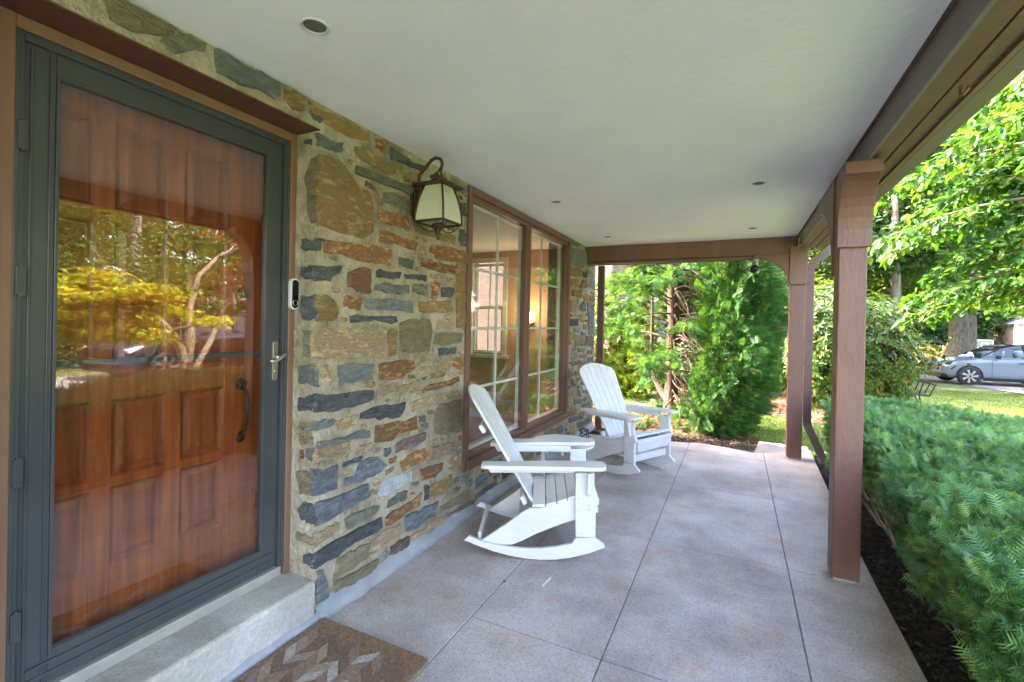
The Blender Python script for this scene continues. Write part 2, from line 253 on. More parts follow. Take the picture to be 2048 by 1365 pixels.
REV="""d -1994,2401 -1942,2395 -1931,2369 -1993,2375;k -1929,2300 -1892,2306 -1883,1970 -1931,1977 -1959,2053 -1968,2201;d -1981,1900 -1858,1894 -1880,1836 -1990,1845;d -1993,1763 -1915,1764 -1903,1692 -1986,1696;d -1989,1612 -1885,1617 -1878,1494 -1962,1490 -1990,1528;n -1980,1445 -1903,1452 -1903,1307 -1973,1306;g -1999,1263 -1876,1273 -1873,1170 -1996,1163;d -1991,1099 -1883,1120 -1892,1037 -1989,1030;k -1987,977 -1895,987 -1894,949 -1990,937;k -1986,929 -1889,948 -1887,876 -1979,860;g -1942,846 -1878,858 -1894,783 -1936,803;o -1978,838 -1953,845 -1946,787 -1972,790;k -2005,729 -1891,745 -1888,620 -1983,606;d -1976,537 -1946,580 -1877,576 -1866,478 -1943,488;k -1988,419 -1869,415 -1868,374 -1987,382;d -1939,319 -1867,339 -1871,273 -1942,263"""
# ------------------------------------------------------------------ colours
M_brown = mat('brown paint', (.125, .062, .046), (.165, .084, .064), 5, .45, .25, 60, stretch=(1, 1, .25))
M_tan = mat('weathered brown paint', (.17, .093, .058), (.21, .118, .075), 5, .5, .2, 60, stretch=(1, 1, .3))
M_ceil = mat('ceiling paint', (.75, .745, .80), (.81, .805, .86), 1.4, .75, .35, 26)
M_white = mat('white resin', (.56, .565, .575), (.63, .635, .64), 9, .38, .12, 90, stretch=(.3, 1, 1))
M_muntin = mat('white sash paint', (.62, .64, .58), (.72, .73, .68), 9, .4)
M_slate = mat('dark grey enamel', (.045, .050, .056), (.058, .063, .069), 3, .32, .05, 120)
M_alu = mat('aluminium', (.34, .32, .29), (.42, .40, .36), 8, .4, metal=.3)
M_nickel = mat('satin nickel', (.5, .48, .42), rough=.3, metal=.85)
M_bronze = mat('aged bronze', (.045, .024, .018), (.11, .055, .035), 22, .5, .3, 90, metal=.4)
M_black = mat('black plastic', (.012, .012, .013), rough=.25)
M_blackmetal = mat('black metal', (.02, .021, .022), rough=.4, metal=.3)
M_wplastic = mat('white plastic', (.55, .56, .55), rough=.35)
M_mortar = mat('mortar', (.20, .175, .12), (.40, .36, .275), 6, .95, 1., 38, c3=(.31, .275, .20))
M_conc = mat('porch concrete', (.31, .265, .24), (.49, .435, .40), 1.7, .85, .5, 130, rnd=.04)
M_step = mat('pale step concrete', (.36, .345, .315), (.50, .485, .455), 3.5, .85, .5, 80)
M_joint = mat('dirty joint', (.10, .09, .08), (.2, .18, .16), 20, .95)
M_cement = mat('blue grey cement', (.23, .245, .26), (.36, .37, .38), 4, .8, .6, 50)
M_mulch = mat('dark mulch', (.009, .008, .008), (.035, .028, .024), 28, .95, 1, 60)
M_needle = mat('rusty needle litter', (.05, .025, .015), (.20, .09, .045), 16, .95, 1, 45, c3=(.09, .05, .03))
M_lawn = mat('lawn soil and grass', (.12, .155, .05), (.20, .235, .085), 3, .95, .6, 60)
M_asph = mat('pale driveway', (.24, .225, .215), (.34, .32, .30), 3, .9, .5, 60)
M_flag = mat('flagstone', (.15, .147, .143), (.22, .215, .21), 4, .85, .5, 50)
M_bark = mat('oak bark', (.10, .085, .07), (.27, .235, .20), 16, .95, 1, 24, stretch=(1, 1, .22))
M_bark2 = mat('reddish bark', (.06, .038, .028), (.15, .095, .07), 12, .95, 1, 40, stretch=(1, 1, .15))
M_twig = mat('twig bark', (.12, .09, .06), (.22, .17, .12), 12, .9, .6, 50)
M_glass = glass_mat('storm glass', 2.3, (.90, .89, .88), .03)
M_wglass = glass_mat('window glass', 1.95, (.94, .95, .94), .04)

def speckle(m, amount=.45, scale=150.):
    n = m.node_tree; p = n.nodes['Principled BSDF']; L = n.links.new
    src = p.inputs['Base Color'].links[0].from_socket
    tc = n.nodes.new('ShaderNodeTexCoord'); v = n.nodes.new('ShaderNodeTexVoronoi'); v.inputs['Scale'].default_value = scale; L(tc.outputs['Object'], v.inputs['Vector'])
    r = n.nodes.new('ShaderNodeValToRGB'); L(v.outputs['Distance'], r.inputs[0]); r.color_ramp.elements[0].position = .12; r.color_ramp.elements[1].position = .3
    r.color_ramp.elements[0].color = (1-amount, 1-amount, 1-amount, 1)
    v2 = n.nodes.new('ShaderNodeTexNoise'); v2.inputs['Scale'].default_value = 60; v2.inputs['Detail'].default_value = 8; v2.inputs['Roughness'].default_value = .8; L(tc.outputs['Object'], v2.inputs[0])
    r2 = n.nodes.new('ShaderNodeMapRange'); r2.inputs[1].default_value = .3; r2.inputs[2].default_value = .7; r2.inputs[3].default_value = .72; r2.inputs[4].default_value = 1.25; L(v2.outputs[0], r2.inputs[0])
    a = n.nodes.new('ShaderNodeVectorMath'); a.operation = 'MULTIPLY'; L(src, a.inputs[0]); L(r.outputs[0], a.inputs[1])
    b = n.nodes.new('ShaderNodeVectorMath'); b.operation = 'SCALE'; L(a.outputs[0], b.inputs[0]); L(r2.outputs[0], b.inputs['Scale'])
    L(b.outputs[0], p.inputs['Base Color'])
def stain(m, scale, lo, hi, tint):
    n = m.node_tree; p = n.nodes['Principled BSDF']; L = n.links.new; src = p.inputs['Base Color'].links[0].from_socket
    tc = n.nodes.new('ShaderNodeTexCoord'); v = n.nodes.new('ShaderNodeTexNoise'); v.inputs['Scale'].default_value = scale; v.inputs['Detail'].default_value = 9; v.inputs['Roughness'].default_value = .68; v.inputs['Distortion'].default_value = .6; L(tc.outputs['Object'], v.inputs[0])
    r = n.nodes.new('ShaderNodeMapRange'); r.inputs[1].default_value = lo; r.inputs[2].default_value = hi; L(v.outputs[0], r.inputs[0])
    mx = n.nodes.new('ShaderNodeMix'); mx.data_type = 'RGBA'; mx.blend_type = 'MULTIPLY'; L(r.outputs[0], mx.inputs[0]); L(src, mx.inputs[6]); mx.inputs[7].default_value = (*tint, 1); L(mx.outputs[2], p.inputs['Base Color'])
stain(M_conc, .9, .50, .70, (.72, .68, .64)); stain(M_conc, 3.1, .55, .66, (1.0, .90, .76)); stain(M_step, 2.0, .5, .68, (.80, .78, .70)); stain(M_mortar, 1.6, .45, .7, (.82, .80, .72)); stain(M_ceil, 1.1, .55, .75, (.95, .95, .93))
speckle(M_conc, .55, 85); speckle(M_step, .25, 110)

# ------------------------------------------------------------------ porch floor
pf = empty('porch_floor', (0, 0, 0), kind='structure')
b = MB(); b.prism([(-1.88, -3), (.765, -3), (.765, 3.7), (.80, 5.3), (.845, 6.82), (.2, 6.33), (-.4, 6.5), (-.82, 6.36), (-1.88, 6.25)], -.16, -.005, 2); b.build('slab_base', M_joint, pf)
xs = [-1.875, -1.19, -.518, .318]; ysj = [-3, -.54, .77, 2.08, 3.39, 4.70, 6.01]
def slab(poly):
    # outline with fine wobble along joints, rounded arris by bevel
    b = MB(); b.prism(poly, -.10, 0, 2); return b.build('slab', M_conc, pf, bevel=.004)
G = .003
for c in range(3):
    x0, x1 = xs[c]+G, xs[c+1]-G
    yy = ysj if c else [-3, 6.01]
    for a, e in zip(yy[:-1], yy[1:]): slab([(x0, a+G), (x1, a+G), (x1, e-G), (x0, e-G)])
slab([(-1.875, 6.01+G), (-1.19-G, 6.01+G), (-1.19-G, 6.31), (-1.875, 6.26)])
slab([(-1.19+G, 6.01+G), (-.518-G, 6.01+G), (-.518-G, 6.46), (-.82, 6.38), (-1.19+G, 6.32)])
slab([(-.518+G, 6.01+G), (.318-G, 6.01+G), (.318-G, 6.40), (.2, 6.34), (-.1, 6.45), (-.4, 6.52), (-.518+G, 6.475)])
slab([(.318+G, -3), (.77, -3), (.77, 3.39-G), (.318+G, 3.39-G)])
slab([(.318+G, 3.39+G), (.77, 3.39+G), (.775, 3.7), (.805, 5.3), (.85, 6.83), (.318+G, 6.41)])
# stepping stone beyond the slab
fs = [[(.22, 6.42), (.84, 6.88), (.86, 7.12), (.30, 7.12)]]
for i, q in enumerate(fs):
    b = MB(); b.prism(q, -.1, -.02, 2); b.build('flagstone', M_flag, bevel=.008, label='large flat grey flagstone set in the mulch just past the far porch post', cat='flagstone')
for i, (q, lab) in enumerate([([(.9, 6.55), (1.05, 6.5), (1.2, 6.85), (1.0, 7.0)], 'small rough flagstone at the foot of the brown downspout by the far post')]):
    b = MB(); b.prism(q, -.1, -.03, 2); b.build('flagstone', M_flag, bevel=.008, label=lab, cat='flagstone')
# cement fillet along the wall
fl = MB(); n = 60; rr = random.Random(3)
prof = []
for i in range(n+1):
    y = 1.70+(6.7-1.70)*i/n; prof.append((y, .062+rr.uniform(-.014, .014)+.02*math.sin(i*.9), .075+rr.uniform(-.008, .008)))
vs = []
for y, h, wd in prof: vs += [(-1.90, y, h), (-1.874, y, h-.004), (-1.88+wd*.5, y, h*.38), (-1.88+wd, y, .002), (-1.90, y, -.02)]
fsx = []
for i in range(n):
    for k in range(4): a = i*5+k; fsx.append((a, a+1, a+6, a+5))
fl.add(vs, fsx); fl.build('cement_fillet', M_cement, pf, smooth=True)
# door step
st = MB(); st.prism([(-2.3, .0), (-1.862, .0), (-1.855, .188), (-1.868, .2), (-2.3, .2)], -3, 1.688, 1)
o = st.build('door_step', M_step, bevel=.012, seg=3, label='pale weathered concrete step below the storm door', cat='doorstep')
fl = MB(); n = 50; vs = []; fsx = []
for i in range(n+1):
    y = -3+4.72*i/n; h = .035+rr.uniform(-.014, .02); vs += [(-1.87, y, h), (-1.852, y, h-.005), (-1.83+rr.uniform(-.006, .006), y, .002), (-1.87, y, -.01)]
for i in range(n):
    for k in range(3): a = i*4+k; fsx.append((a, a+1, a+5, a+4))
fl.add(vs, fsx); fl.build('cement_fillet', M_cement, pf, smooth=True)

# ------------------------------------------------------------------ stone wall
YC = 1.685; ZL = 2.44
wall = empty('stone_wall', (-1.88, 3, 0), label='fieldstone house wall of orange, tan and slate stones in thick mortar along the porch', cat='stone wall')
mw = MB()
def seg(y0, y1, z0, z1): mw.box(-2.16, -1.88, y0, y1, z0, z1)
seg(-4, .50, -.1, 2.7); seg(.50, YC, ZL, 2.7); seg(YC, 3.09, -.1, 2.7); seg(3.09, 5.54, -.1, .34); seg(3.09, 5.54, 2.55, 2.7); seg(5.54, 6.72, -.1, 2.7)
wall.location = (0, 0, 0)
mo = mw.build('mortar', M_mortar, wall)
SC = {'o': ((.29, .135, .04), (.50, .27, .10), (.16, .085, .045)), 'y': ((.30, .17, .05), (.44, .28, .10), (.20, .15, .07)), 't': ((.36, .24, .12), (.52, .37, .21), (.26, .20, .13)),
      'g': ((.10, .115, .125), (.175, .19, .19), (.13, .14, .135)), 'd': ((.05, .058, .066), (.11, .12, .13), (.075, .085, .095)), 'n': ((.12, .125, .095), (.21, .205, .15), (.16, .155, .12)),
      'k': ((.15, .125, .07), (.24, .205, .12), (.19, .165, .10)), 'r': ((.17, .07, .045), (.26, .13, .09), (.21, .10, .06)), 'b': ((.085, .10, .125), (.20, .215, .24), (.13, .145, .17)),
      'w': ((.26, .29, .30), (.42, .45, .45), (.34, .37, .37)), 'p': ((.10, .075, .06), (.19, .14, .12), (.14, .10, .085))}
M_stone = {k: mat('stone '+k, a, b_, 13, .8, 1., 45, c3=c_, stretch=(1, 1, 2.6), rnd=.22, detail=9) for k, (a, b_, c_) in SC.items()}
rs = random.Random(5)
def stone(poly, code, plane='x', base=-1.88, sgn=1):
    P = []
    n0 = len(poly); per = sum(math.dist(poly[i], poly[(i+1) % n0]) for i in range(n0)); step = max(per/17, .018)
    for i in range(n0):
        a, c = poly[i], poly[(i+1) % n0]; d = math.dist(a, c); k = max(1, int(round(d/step)))
        for j in range(k):
            t = j/k; jit = .0042 if len(P) < 40 else 0
            P.append((a[0]+(c[0]-a[0])*t+rs.gauss(0, jit), a[1]+(c[1]-a[1])*t+rs.gauss(0, jit)))
    cx = sum(p[0] for p in P)/len(P); cy = sum(p[1] for p in P)/len(P); n = len(P)
    pr = rs.uniform(.008, .022); vs = []
    def W(u, v, d): return (base+sgn*d, u, v) if plane == 'x' else (u, base-d, v)
    for u, v in P: vs.append(W(u, v, -.012))
    for u, v in P:
        dx, dy = cx-u, cy-v; L = math.hypot(dx, dy)+1e-6; s_ = min(rs.uniform(.003, .010), L*.25)
        vs.append(W(u+dx/L*s_, v+dy/L*s_, pr+rs.uniform(-.007, .003)))
    vs.append(W(cx, cy, pr+.003))
    fs = [(i, (i+1) % n, n+(i+1) % n, n+i) for i in range(n)]+[(n+i, n+(i+1) % n, 2*n) for i in range(n)]
    b = MB(); b.add(vs, fs); return b.build('stone', M_stone[code], wall)
polys = []
def parse(s): return [(q.split()[0], [tuple(float(t)/1000 for t in p.split(',')) for p in q.split()[1:]]) for q in s.split(';')]
for code, poly in parse(FACE):
    poly = [(y, min(max(z, .06 if y > 3 else .03), 2.558)) for y, z in poly]
    if max(z for _, z in poly)-min(z for _, z in poly) < .02: continue
    cx_ = sum(q[0] for q in poly)/len(poly); cz_ = sum(q[1] for q in poly)/len(poly); ex = lambda q, c: q+(.006 if q > c else -.006)
    poly = [(min(ex(y, cx_), 6.70), min(max(ex(z, cz_), .045), 2.558)) for y, z in poly]
    stone(poly, code); polys.append(poly)
for code, poly in parse(REV): stone(poly, code, 'y', YC)
RES = .01; NYg, NZg = 800, 262; occ = np.zeros((NYg, NZg), bool); GYc, GZc = np.meshgrid(-1.3+(np.arange(NYg)+.5)*RES, (np.arange(NZg)+.5)*RES, indexing='ij')
def mark(poly):
    x, y = GYc, GZc; c = np.zeros(occ.shape, bool); n = len(poly)
    for i in range(n):
        (x1, y1), (x2, y2) = poly[i], poly[(i+1) % n]
        c ^= ((y1 > y) != (y2 > y)) & (x < (x2-x1)*(y-y1)/((y2-y1) or 1e-9)+x1)
    occ.__ior__(c)
for q in polys: mark(q)
occ |= (GYc > .49) & (GYc < YC+.012); occ |= (GYc > 3.075) & (GYc < 5.555) & (GZc > .33); occ |= (GZc < .055) | (GZc > 2.55) | (GYc > 6.70)
cnt = 0
for it in range(52000):
    near_ = it < 30000; ph = (it//6000 if near_ else (it-30000)//4400)
    if near_ and cnt >= 84: continue
    wy = rs.uniform(*[(.16, .40), (.12, .28), (.08, .2), (.05, .12), (.035, .08)][ph]); hz = rs.uniform(*[(.06, .12), (.045, .09), (.035, .06), (.028, .045), (.022, .035)][ph])
    y0 = rs.uniform(1.69, 3.07-wy) if near_ else (rs.uniform(.3, 6.69-wy) if it % 4 == 0 else rs.uniform(2.9, 6.69-wy)); z0 = rs.uniform(.05, 2.54-hz)
    m = .011; i0, i1 = int((y0-m+1.3)/RES), int((y0+wy+m+1.3)/RES)+1; j0, j1 = int((z0-m)/RES), int((z0+hz+m)/RES)+1
    if i0 < 0 or occ[i0:i1, max(j0, 0):j1].any(): continue
    i0, i1 = int((y0+1.3)/RES), int((y0+wy+1.3)/RES)+1; occ[i0:i1, max(int(z0/RES), 0):int((z0+hz)/RES)+1] = True; cnt += 1
    q = lambda: rs.uniform(0, .28)*hz; u = lambda: rs.uniform(0, .10)*wy
    poly = [(y0+u(), z0+q()), (y0+wy*.3, z0+q()*.4), (y0+wy*.7, z0+q()*.4), (y0+wy-u(), z0+q()), (y0+wy-u()*.5, z0+hz-q()), (y0+wy*.6, z0+hz-q()*.4), (y0+wy*.3, z0+hz-q()*.4), (y0+u()*.5, z0+hz-q())]
    far_ = y0 > 3.05 or y0 < .5
    stone(poly, rs.choice('ooytggdnkkbpt') if far_ else rs.choice('kttyotynkt'), 'x')
    if cnt >= 145: break

# ------------------------------------------------------------------ the rest of the house
M_stucco = mat('house stone', (.2, .18, .14), (.34, .29, .2), 4, .9, .6, 30)
M_roof = mat('roof shingle', (.05, .05, .052), (.09, .088, .085), 12, .9, .5, 40)
hs = empty('stone_house', (-5, 1, 0), label='stone house whose porch this is, behind the fieldstone wall, its unseen top shaped to cast shadow', cat='house')
def hb(name, m, *a):
    b = MB(); b.box(*a); o = b.build(name, m, None); o.parent = hs; o.matrix_parent_inverse = Matrix.Translation((5, -1, 0)); return o
M_peach = mat('peach wall paint', (.52, .33, .21), (.58, .38, .25), 2, .7)
M_inceil = mat('room ceiling paint', (.72, .70, .66), rough=.8)
M_infl = mat('room floor', (.22, .11, .05), (.32, .17, .08), 5, .4)
hb('unseen_upper_wall', M_stucco, -8, -1.9, -4, 6.72, 2.70, 4.4)  # unseen upper storey, height set for the shadow it throws
hb('end_wall', M_stucco, -8, -3.84, 6.5, 6.72, -.1, 2.7); hb('end_wall', M_stucco, -3.2, -2.16, 6.5, 6.72, -.1, 2.7)
hb('end_wall', M_stucco, -3.84, -3.2, 6.5, 6.72, -.1, 1.02); hb('end_wall', M_stucco, -3.84, -3.2, 6.5, 6.72, 2.46, 2.7)
hb('back_wall', M_stucco, -8.2, -8, -4, 6.72, -.1, 4.4); hb('room_wall', M_peach, -8, -2.3, 2.25, 2.35, 0, 2.6)
hb('room_floor', M_infl, -8, -2.16, 2.35, 6.46, -.05, .0)
hb('room_ceiling', M_inceil, -8, -2.16, 2.35, 6.46, 2.6, 2.66)
hb('room_wall', M_peach, -8, -3.86, 6.46, 6.498, 0, 2.6); hb('room_wall', M_peach, -3.18, -2.16, 6.46, 6.498, 0, 2.6)
hb('room_wall', M_peach, -3.86, -3.18, 6.46, 6.498, 0, 1.0); hb('room_wall', M_peach, -3.86, -3.18, 6.46, 6.498, 2.48, 2.6)
hb('room_wall', M_peach, -8, -7.9, 2.35, 6.46, 0, 2.6)
hb('room_wall', M_peach, -2.2, -2.162, 5.64, 6.46, 0, 2.6); hb('room_wall', M_peach, -2.2, -2.162, 2.35, 3.05, 0, 2.6)
b = MB(); b.prism([(-4.2, 4.4), (7.0, 4.4), (7.0, 4.5), (1.4, 6.3), (-4.2, 4.5)], -8.6, -1.5, 0); o = b.build('roof', M_roof); o.parent = hs; o.matrix_parent_inverse = Matrix.Translation((5, -1, 0))  # unseen roof, shaped to shade porch and hedge but let sun reach the maple
# wainscot and crown inside
hb('baseboard', M_muntin, -8, -2.2, 6.44, 6.458, 0, .14)
# lit sconce
sc = empty('wall_sconce', (-2.76, 6.44, 1.6), label='small lit sconce on the peach wall inside the room, seen through the window', cat='wall light')
b = MB(); b.lathe([(.03, -.10), (.05, -.09), (.085, .06), (.08, .065)], (0, -.09, 0), 14); b.build('lamp_shade', emit_mat('lit shade', (1, .72, .38), .6), sc)
b = MB(); b.tube([(0, 0, -.1), (0, -.05, -.14), (0, -.09, -.1)], .012); b.lathe([(.04, -.012), (.04, .012)], (0, -.012, -.1), 12, None); b.build('bracket', M_bronze, sc)
pl = bpy.data.lights.new('sconce_bulb', 'POINT'); pl.energy = 1.0; pl.color = (1, .74, .45); pl.shadow_soft_size = .08
po = bpy.data.objects.new('sconce_bulb', pl); COL.objects.link(po); po.location = (0, -.30, .12); po.parent = sc

# room window on the end wall, double hung
rw = empty('room_window', (-3.52, 6.48, 1.0), label='white double hung window in the end wall of the room, seen through the big window', cat='window')
b = MB()
for a in [(-.34, -.27, -.01, .03, -.0, 1.50), (.27, .34, -.01, .03, 0, 1.50), (-.27, .27, -.01, .03, 1.43, 1.50), (-.38, .38, -.06, .03, -.05, 0)]: b.box(a[0], a[1], a[2]-.03, a[3], a[4], a[5])
b.build('window_frame', M_muntin, rw)
for z0, z1, yo in ((.02, .74, .0), (.72, 1.42, .04)):
    b = MB(); b.box(-.268, -.23, yo, yo+.035, z0, z1); b.box(.23, .268, yo, yo+.035, z0, z1); b.box(-.23, .23, yo, yo+.035, z0, z0+.04); b.box(-.23, .23, yo, yo+.035, z1-.04, z1)
    b.box(-.01, .01, yo+.005, yo+.03, z0+.04, z1-.04); s_ = b.build('sash', M_muntin, rw)
    b = MB(); b.box(-.23, .23, yo+.012, yo+.016, z0+.04, z1-.04); b.build('pane', M_wglass, s_)

# ------------------------------------------------------------------ porch ceiling, beams, gutter
cl = MB(); cl.box(-1.88, .60, -3, 6.26, 2.562, 2.60); ceil = cl.build('porch_ceiling', M_ceil, kind='structure')
pr = empty('porch_roof', (0, 0, 2.6), label='porch roof framing over the front door, with brown beam and gutter', cat='porch roof')
def pb(name, m, *a, **k):
    b = MB(); b.box(*a); o = b.build(name, m, pr, **k); o.matrix_parent_inverse = Matrix.Translation((0, 0, -2.6)); return o
M_beamin = mat('beam paint pale', (.16, .14, .13), (.19, .17, .16), 4, .5, .3, 60)
pb('beam', M_beamin, .622, .640, -3, 6.245, 2.43, 2.60, bevel=.003)
pb('soffit', M_brown, .640, .728, -3, 6.40, 2.446, 2.47, bevel=.002); pb('soffit', M_brown, .732, .80, -3, 6.40, 2.442, 2.47, bevel=.002)
pb('fascia', M_tan, .80, .822, -3, 6.40, 2.43, 2.62, bevel=.002)
M_gut = mat('gutter enamel', (.11, .09, .065), (.135, .11, .085), 4, .4)
b = MB(); b.prism([(.825, 2.60), (.825, 2.432), (.90, 2.432), (.925, 2.48), (.95, 2.55), (.95, 2.575), (.935, 2.575), (.92, 2.50), (.895, 2.45), (.84, 2.45), (.84, 2.60)], -3, 6.55, 1)
o = b.build('gutter', M_gut, pr); o.matrix_parent_inverse = Matrix.Translation((0, 0, -2.6))
b = MB(); b.prism([(-1.9, 2.62), (.84, 2.62), (.97, 2.60), (-1.9, 3.5)], -3.2, 6.6, 1); o = b.build('roof_deck', M_roof, pr); o.matrix_parent_inverse = Matrix.Translation((0, 0, -2.6))
pb('end_beam', M_brown, -1.86, .62, 6.262, 6.29, 2.358, 2.60, bevel=.003); pb('end_soffit', M_brown, -1.86, .62, 6.2905, 6.40, 2.325, 2.352, bevel=.002)
pb('end_beam', M_brown, -1.86, .62, 6.40, 6.43, 2.318, 2.60, bevel=.003)
# thin brown moulding between ceiling and beam
pb('ceiling_trim', M_brown, .602, .620, -3, 6.255, 2.568, 2.60)
pb('ceiling_trim', M_brown, -1.86, .60, 6.2605, 6.2615, 2.555, 2.60)
# hook under the soffit
hk = MB(); hk.tube([(.756, 2.36, 2.445), (.756, 2.36, 2.42), (.752, 2.35, 2.405), (.756, 2.335, 2.398), (.765, 2.325, 2.41), (.768, 2.33, 2.424)], .005, 8)
hk.build('ceiling_hook', M_tan, label='small painted screw hook under the brown porch soffit', cat='hook', smooth=True)

# posts with caps and arched brackets
def post(x0, x1, y0, y1, label, near):
    p = empty('porch_post', ((x0+x1)/2, (y0+y1)/2, 0), label=label, cat='porch post', group='brown wooden posts carrying the porch roof')
    T = Matrix.Translation((-(x0+x1)/2, -(y0+y1)/2, 0))
    def add(name, b, m=M_brown, **k): o = b.build(name, m, p, **k); o.matrix_parent_inverse = T; return o
    b = MB(); b.box(x0, x1, y0, y1, .018, 2.43); add('shaft', b, bevel=.007)
    b = MB(); b.box(x0+.015, x1-.015, y0+.015, y1-.015, 0, .017); add('base_shim', b, M_alu)
    z0 = 1.985
    if near:
        # arched bracket boards towards and away from the camera, with cheeks
        n = 8; arc = [(y0-.02-.001-.21*(1-math.cos(PI/2*k/n)), z0+.04+.335*math.sin(PI/2*k/n)) for k in range(n+1)]
        prof = [(y0-.001, z0), (y0-.026, z0), (y0-.026, z0+.04)]+arc[1:]+[(arc[-1][0], 2.428), (y0-.001, 2.428)]
        b = MB(); b.prism(prof, x0-.014, x1+.014, 0); add('arched_bracket', b, bevel=.003)
        arc = [(y1+.02+.62*(1-math.cos(PI/2*k/n)), z0-.12+.48*math.sin(PI/2*k/n)) for k in range(n+1)]
        prof = [(y1+.001, z0-.15), (y1+.02, z0-.15)]+arc+[(arc[-1][0], 2.428), (y1+.001, 2.428)]
        b = MB(); b.prism(prof, x0-.012, x1-.05, 0); add('arched_bracket', b, bevel=.003)
    else:
        b = MB(); b.box(x0-.012, x1+.012, y0-.026, y0-.001, z0+.02, 2.428); add('cap_board', b, bevel=.003)
        n = 8; arc = [(x0-.03-.33*(1-math.cos(PI/2*k/n)), z0+.06+.27*math.sin(PI/2*k/n)) for k in range(n+1)]
        prof = [(x0-.013, z0), (x0-.03, z0)]+arc+[(x0-.40, 2.33), (x0-.40, 2.357), (x0-.40, 2.40), (x0-.013, 2.40)]
        prof = [(x0-.013, z0), (x0-.03, z0)]+arc+[(x0-.385, 2.31), (x0-.385, 2.3565), (x0-.013, 2.3565)]
        b = MB(); b.prism(prof, y0-.01, y0+.035, 1); add('arched_bracket', b, bevel=.003)
    return p
post(.540, .682, 3.366, 3.51, 'thick brown square post nearest the camera on the open side of the porch', True)
post(.546, .697, 6.255, 6.40, 'brown square post at the far corner of the porch beside the downspout', False)
pp = post(.540, .682, .44, .585, 'brown porch post beside the camera, seen only mirrored in the storm door glass', True)

# downspouts
M_dsp = mat('brown downspout', (.095, .05, .045), (.13, .072, .062), 6, .35)
def rib_rect(w_, d_):
    pts = []
    n = 5
    for k in range(n): x = -w_/2+w_*k/n; pts += [(x, -d_/2), (x+w_/n*.5, -d_/2), (x+w_/n*.5+.001, -d_/2+.004), (x+w_/n-.001, -d_/2+.004)]
    for k in range(n): x = w_/2-w_*k/n; pts += [(x, d_/2), (x-w_/n*.5, d_/2), (x-w_/n*.5-.001, d_/2-.004), (x-w_/n+.001, d_/2-.004)]
    return pts
def sweep(path, prof, side=Vector((0, 1, 0))):
    b = MB(); vs = []; path = [Vector(p) for p in path]; n = len(prof)
    for i, p in enumerate(path):
        t = (path[min(i+1, len(path)-1)]-path[max(i-1, 0)]).normalized(); s_ = side; u = s_.cross(t).normalized()
        for a, c in prof: vs.append(p+u*a+s_*c)
    fs = [(i*n+k, i*n+(k+1) % n, (i+1)*n+(k+1) % n, (i+1)*n+k) for i in range(len(path)-1) for k in range(n)]
    b.add(vs, fs+[tuple(range(n)), tuple(range((len(path)-1)*n, len(path)*n))]); return b
ds = empty('downspout', (.76, 6.46, 0), label='ribbed brown downspout with two elbows beside the far corner post', cat='downspout'); T = Matrix.Translation((-.76, -6.46, 0))
def dadd(name, b, m=M_dsp): o = b.build(name, m, ds); o.matrix_parent_inverse = T; return o
pr_ = rib_rect(.085, .062)
dadd('vertical_pipe', sweep([(.762, 6.46, .42), (.762, 6.46, 2.16)], pr_))
dadd('upper_elbow', sweep([(.762, 6.46, 2.162), (.767, 6.46, 2.22), (.79, 6.46, 2.275), (.83, 6.46, 2.315), (.87, 6.46, 2.34), (.91, 6.46, 2.375), (.93, 6.46, 2.42), (.935, 6.46, 2.47)], pr_))
dadd('lower_elbow', sweep([(.762, 6.46, .418), (.768, 6.46, .37), (.81, 6.44, .27), (.90, 6.40, .06), (.965, 6.36, -.06)], pr_))
b = MB(); b.box(.714, .81, 6.424, 6.497, 1.08, 1.10); dadd('strap', b)
b = MB()
for k in range(10):
    t = k/9; b.box(.7, .702, 0, .001, 0, .001) if False else None
ds2 = empty('downspout', (-1.81, 6.80, 0), label='brown downspout running down past the far end of the stone wall', cat='downspout')
b = sweep([(0, 0, -.05), (0, 0, 2.36)], rib_rect(.09, .065)); b.build('vertical_pipe', M_dsp, ds2)
b = MB(); b.box(-.05, .05, -.037, .037, 1.5, 1.52); b.build('strap', M_dsp, ds2)

# recessed lights
def can(x, y, label):
    c = empty('recessed_light', (x, y, 2.562), label=label, cat='ceiling light', group='small recessed lights in the porch ceiling')
    b = MB(); n = 24; vs = []
    for r, z in ((.050, 0), (.050, -.003), (.046, -.005), (.040, -.003), (.039, -.001)):
        vs += [(r*math.cos(2*PI*k/n), r*math.sin(2*PI*k/n), z) for k in range(n)]
    b.add(vs, [(i*n+k, i*n+(k+1) % n, (i+1)*n+(k+1) % n, (i+1)*n+k) for i in range(4) for k in range(n)]); b.build('trim_ring', M_wplastic, c, smooth=True)
    b = MB(); b.lathe([(.039, -.001), (.03, -.0025), (.005, -.003)], (0, 0, 0), 20); b.build('baffle', mat('smoky lens', (.12, .12, .10), rough=.25), c, smooth=True)
for a in [(-1.403, 1.223, 'recessed light nearest the camera, over the storm door'), (-1.442, 3.848, 'recessed light near the wall, in front of the big window'), (.123, 3.885, 'recessed light near the beam above the nearer post'),
          (.13, 5.622, 'recessed light near the beam towards the far post'), (-1.429, 5.604, 'recessed light near the wall at the far end of the porch')]: can(*a)

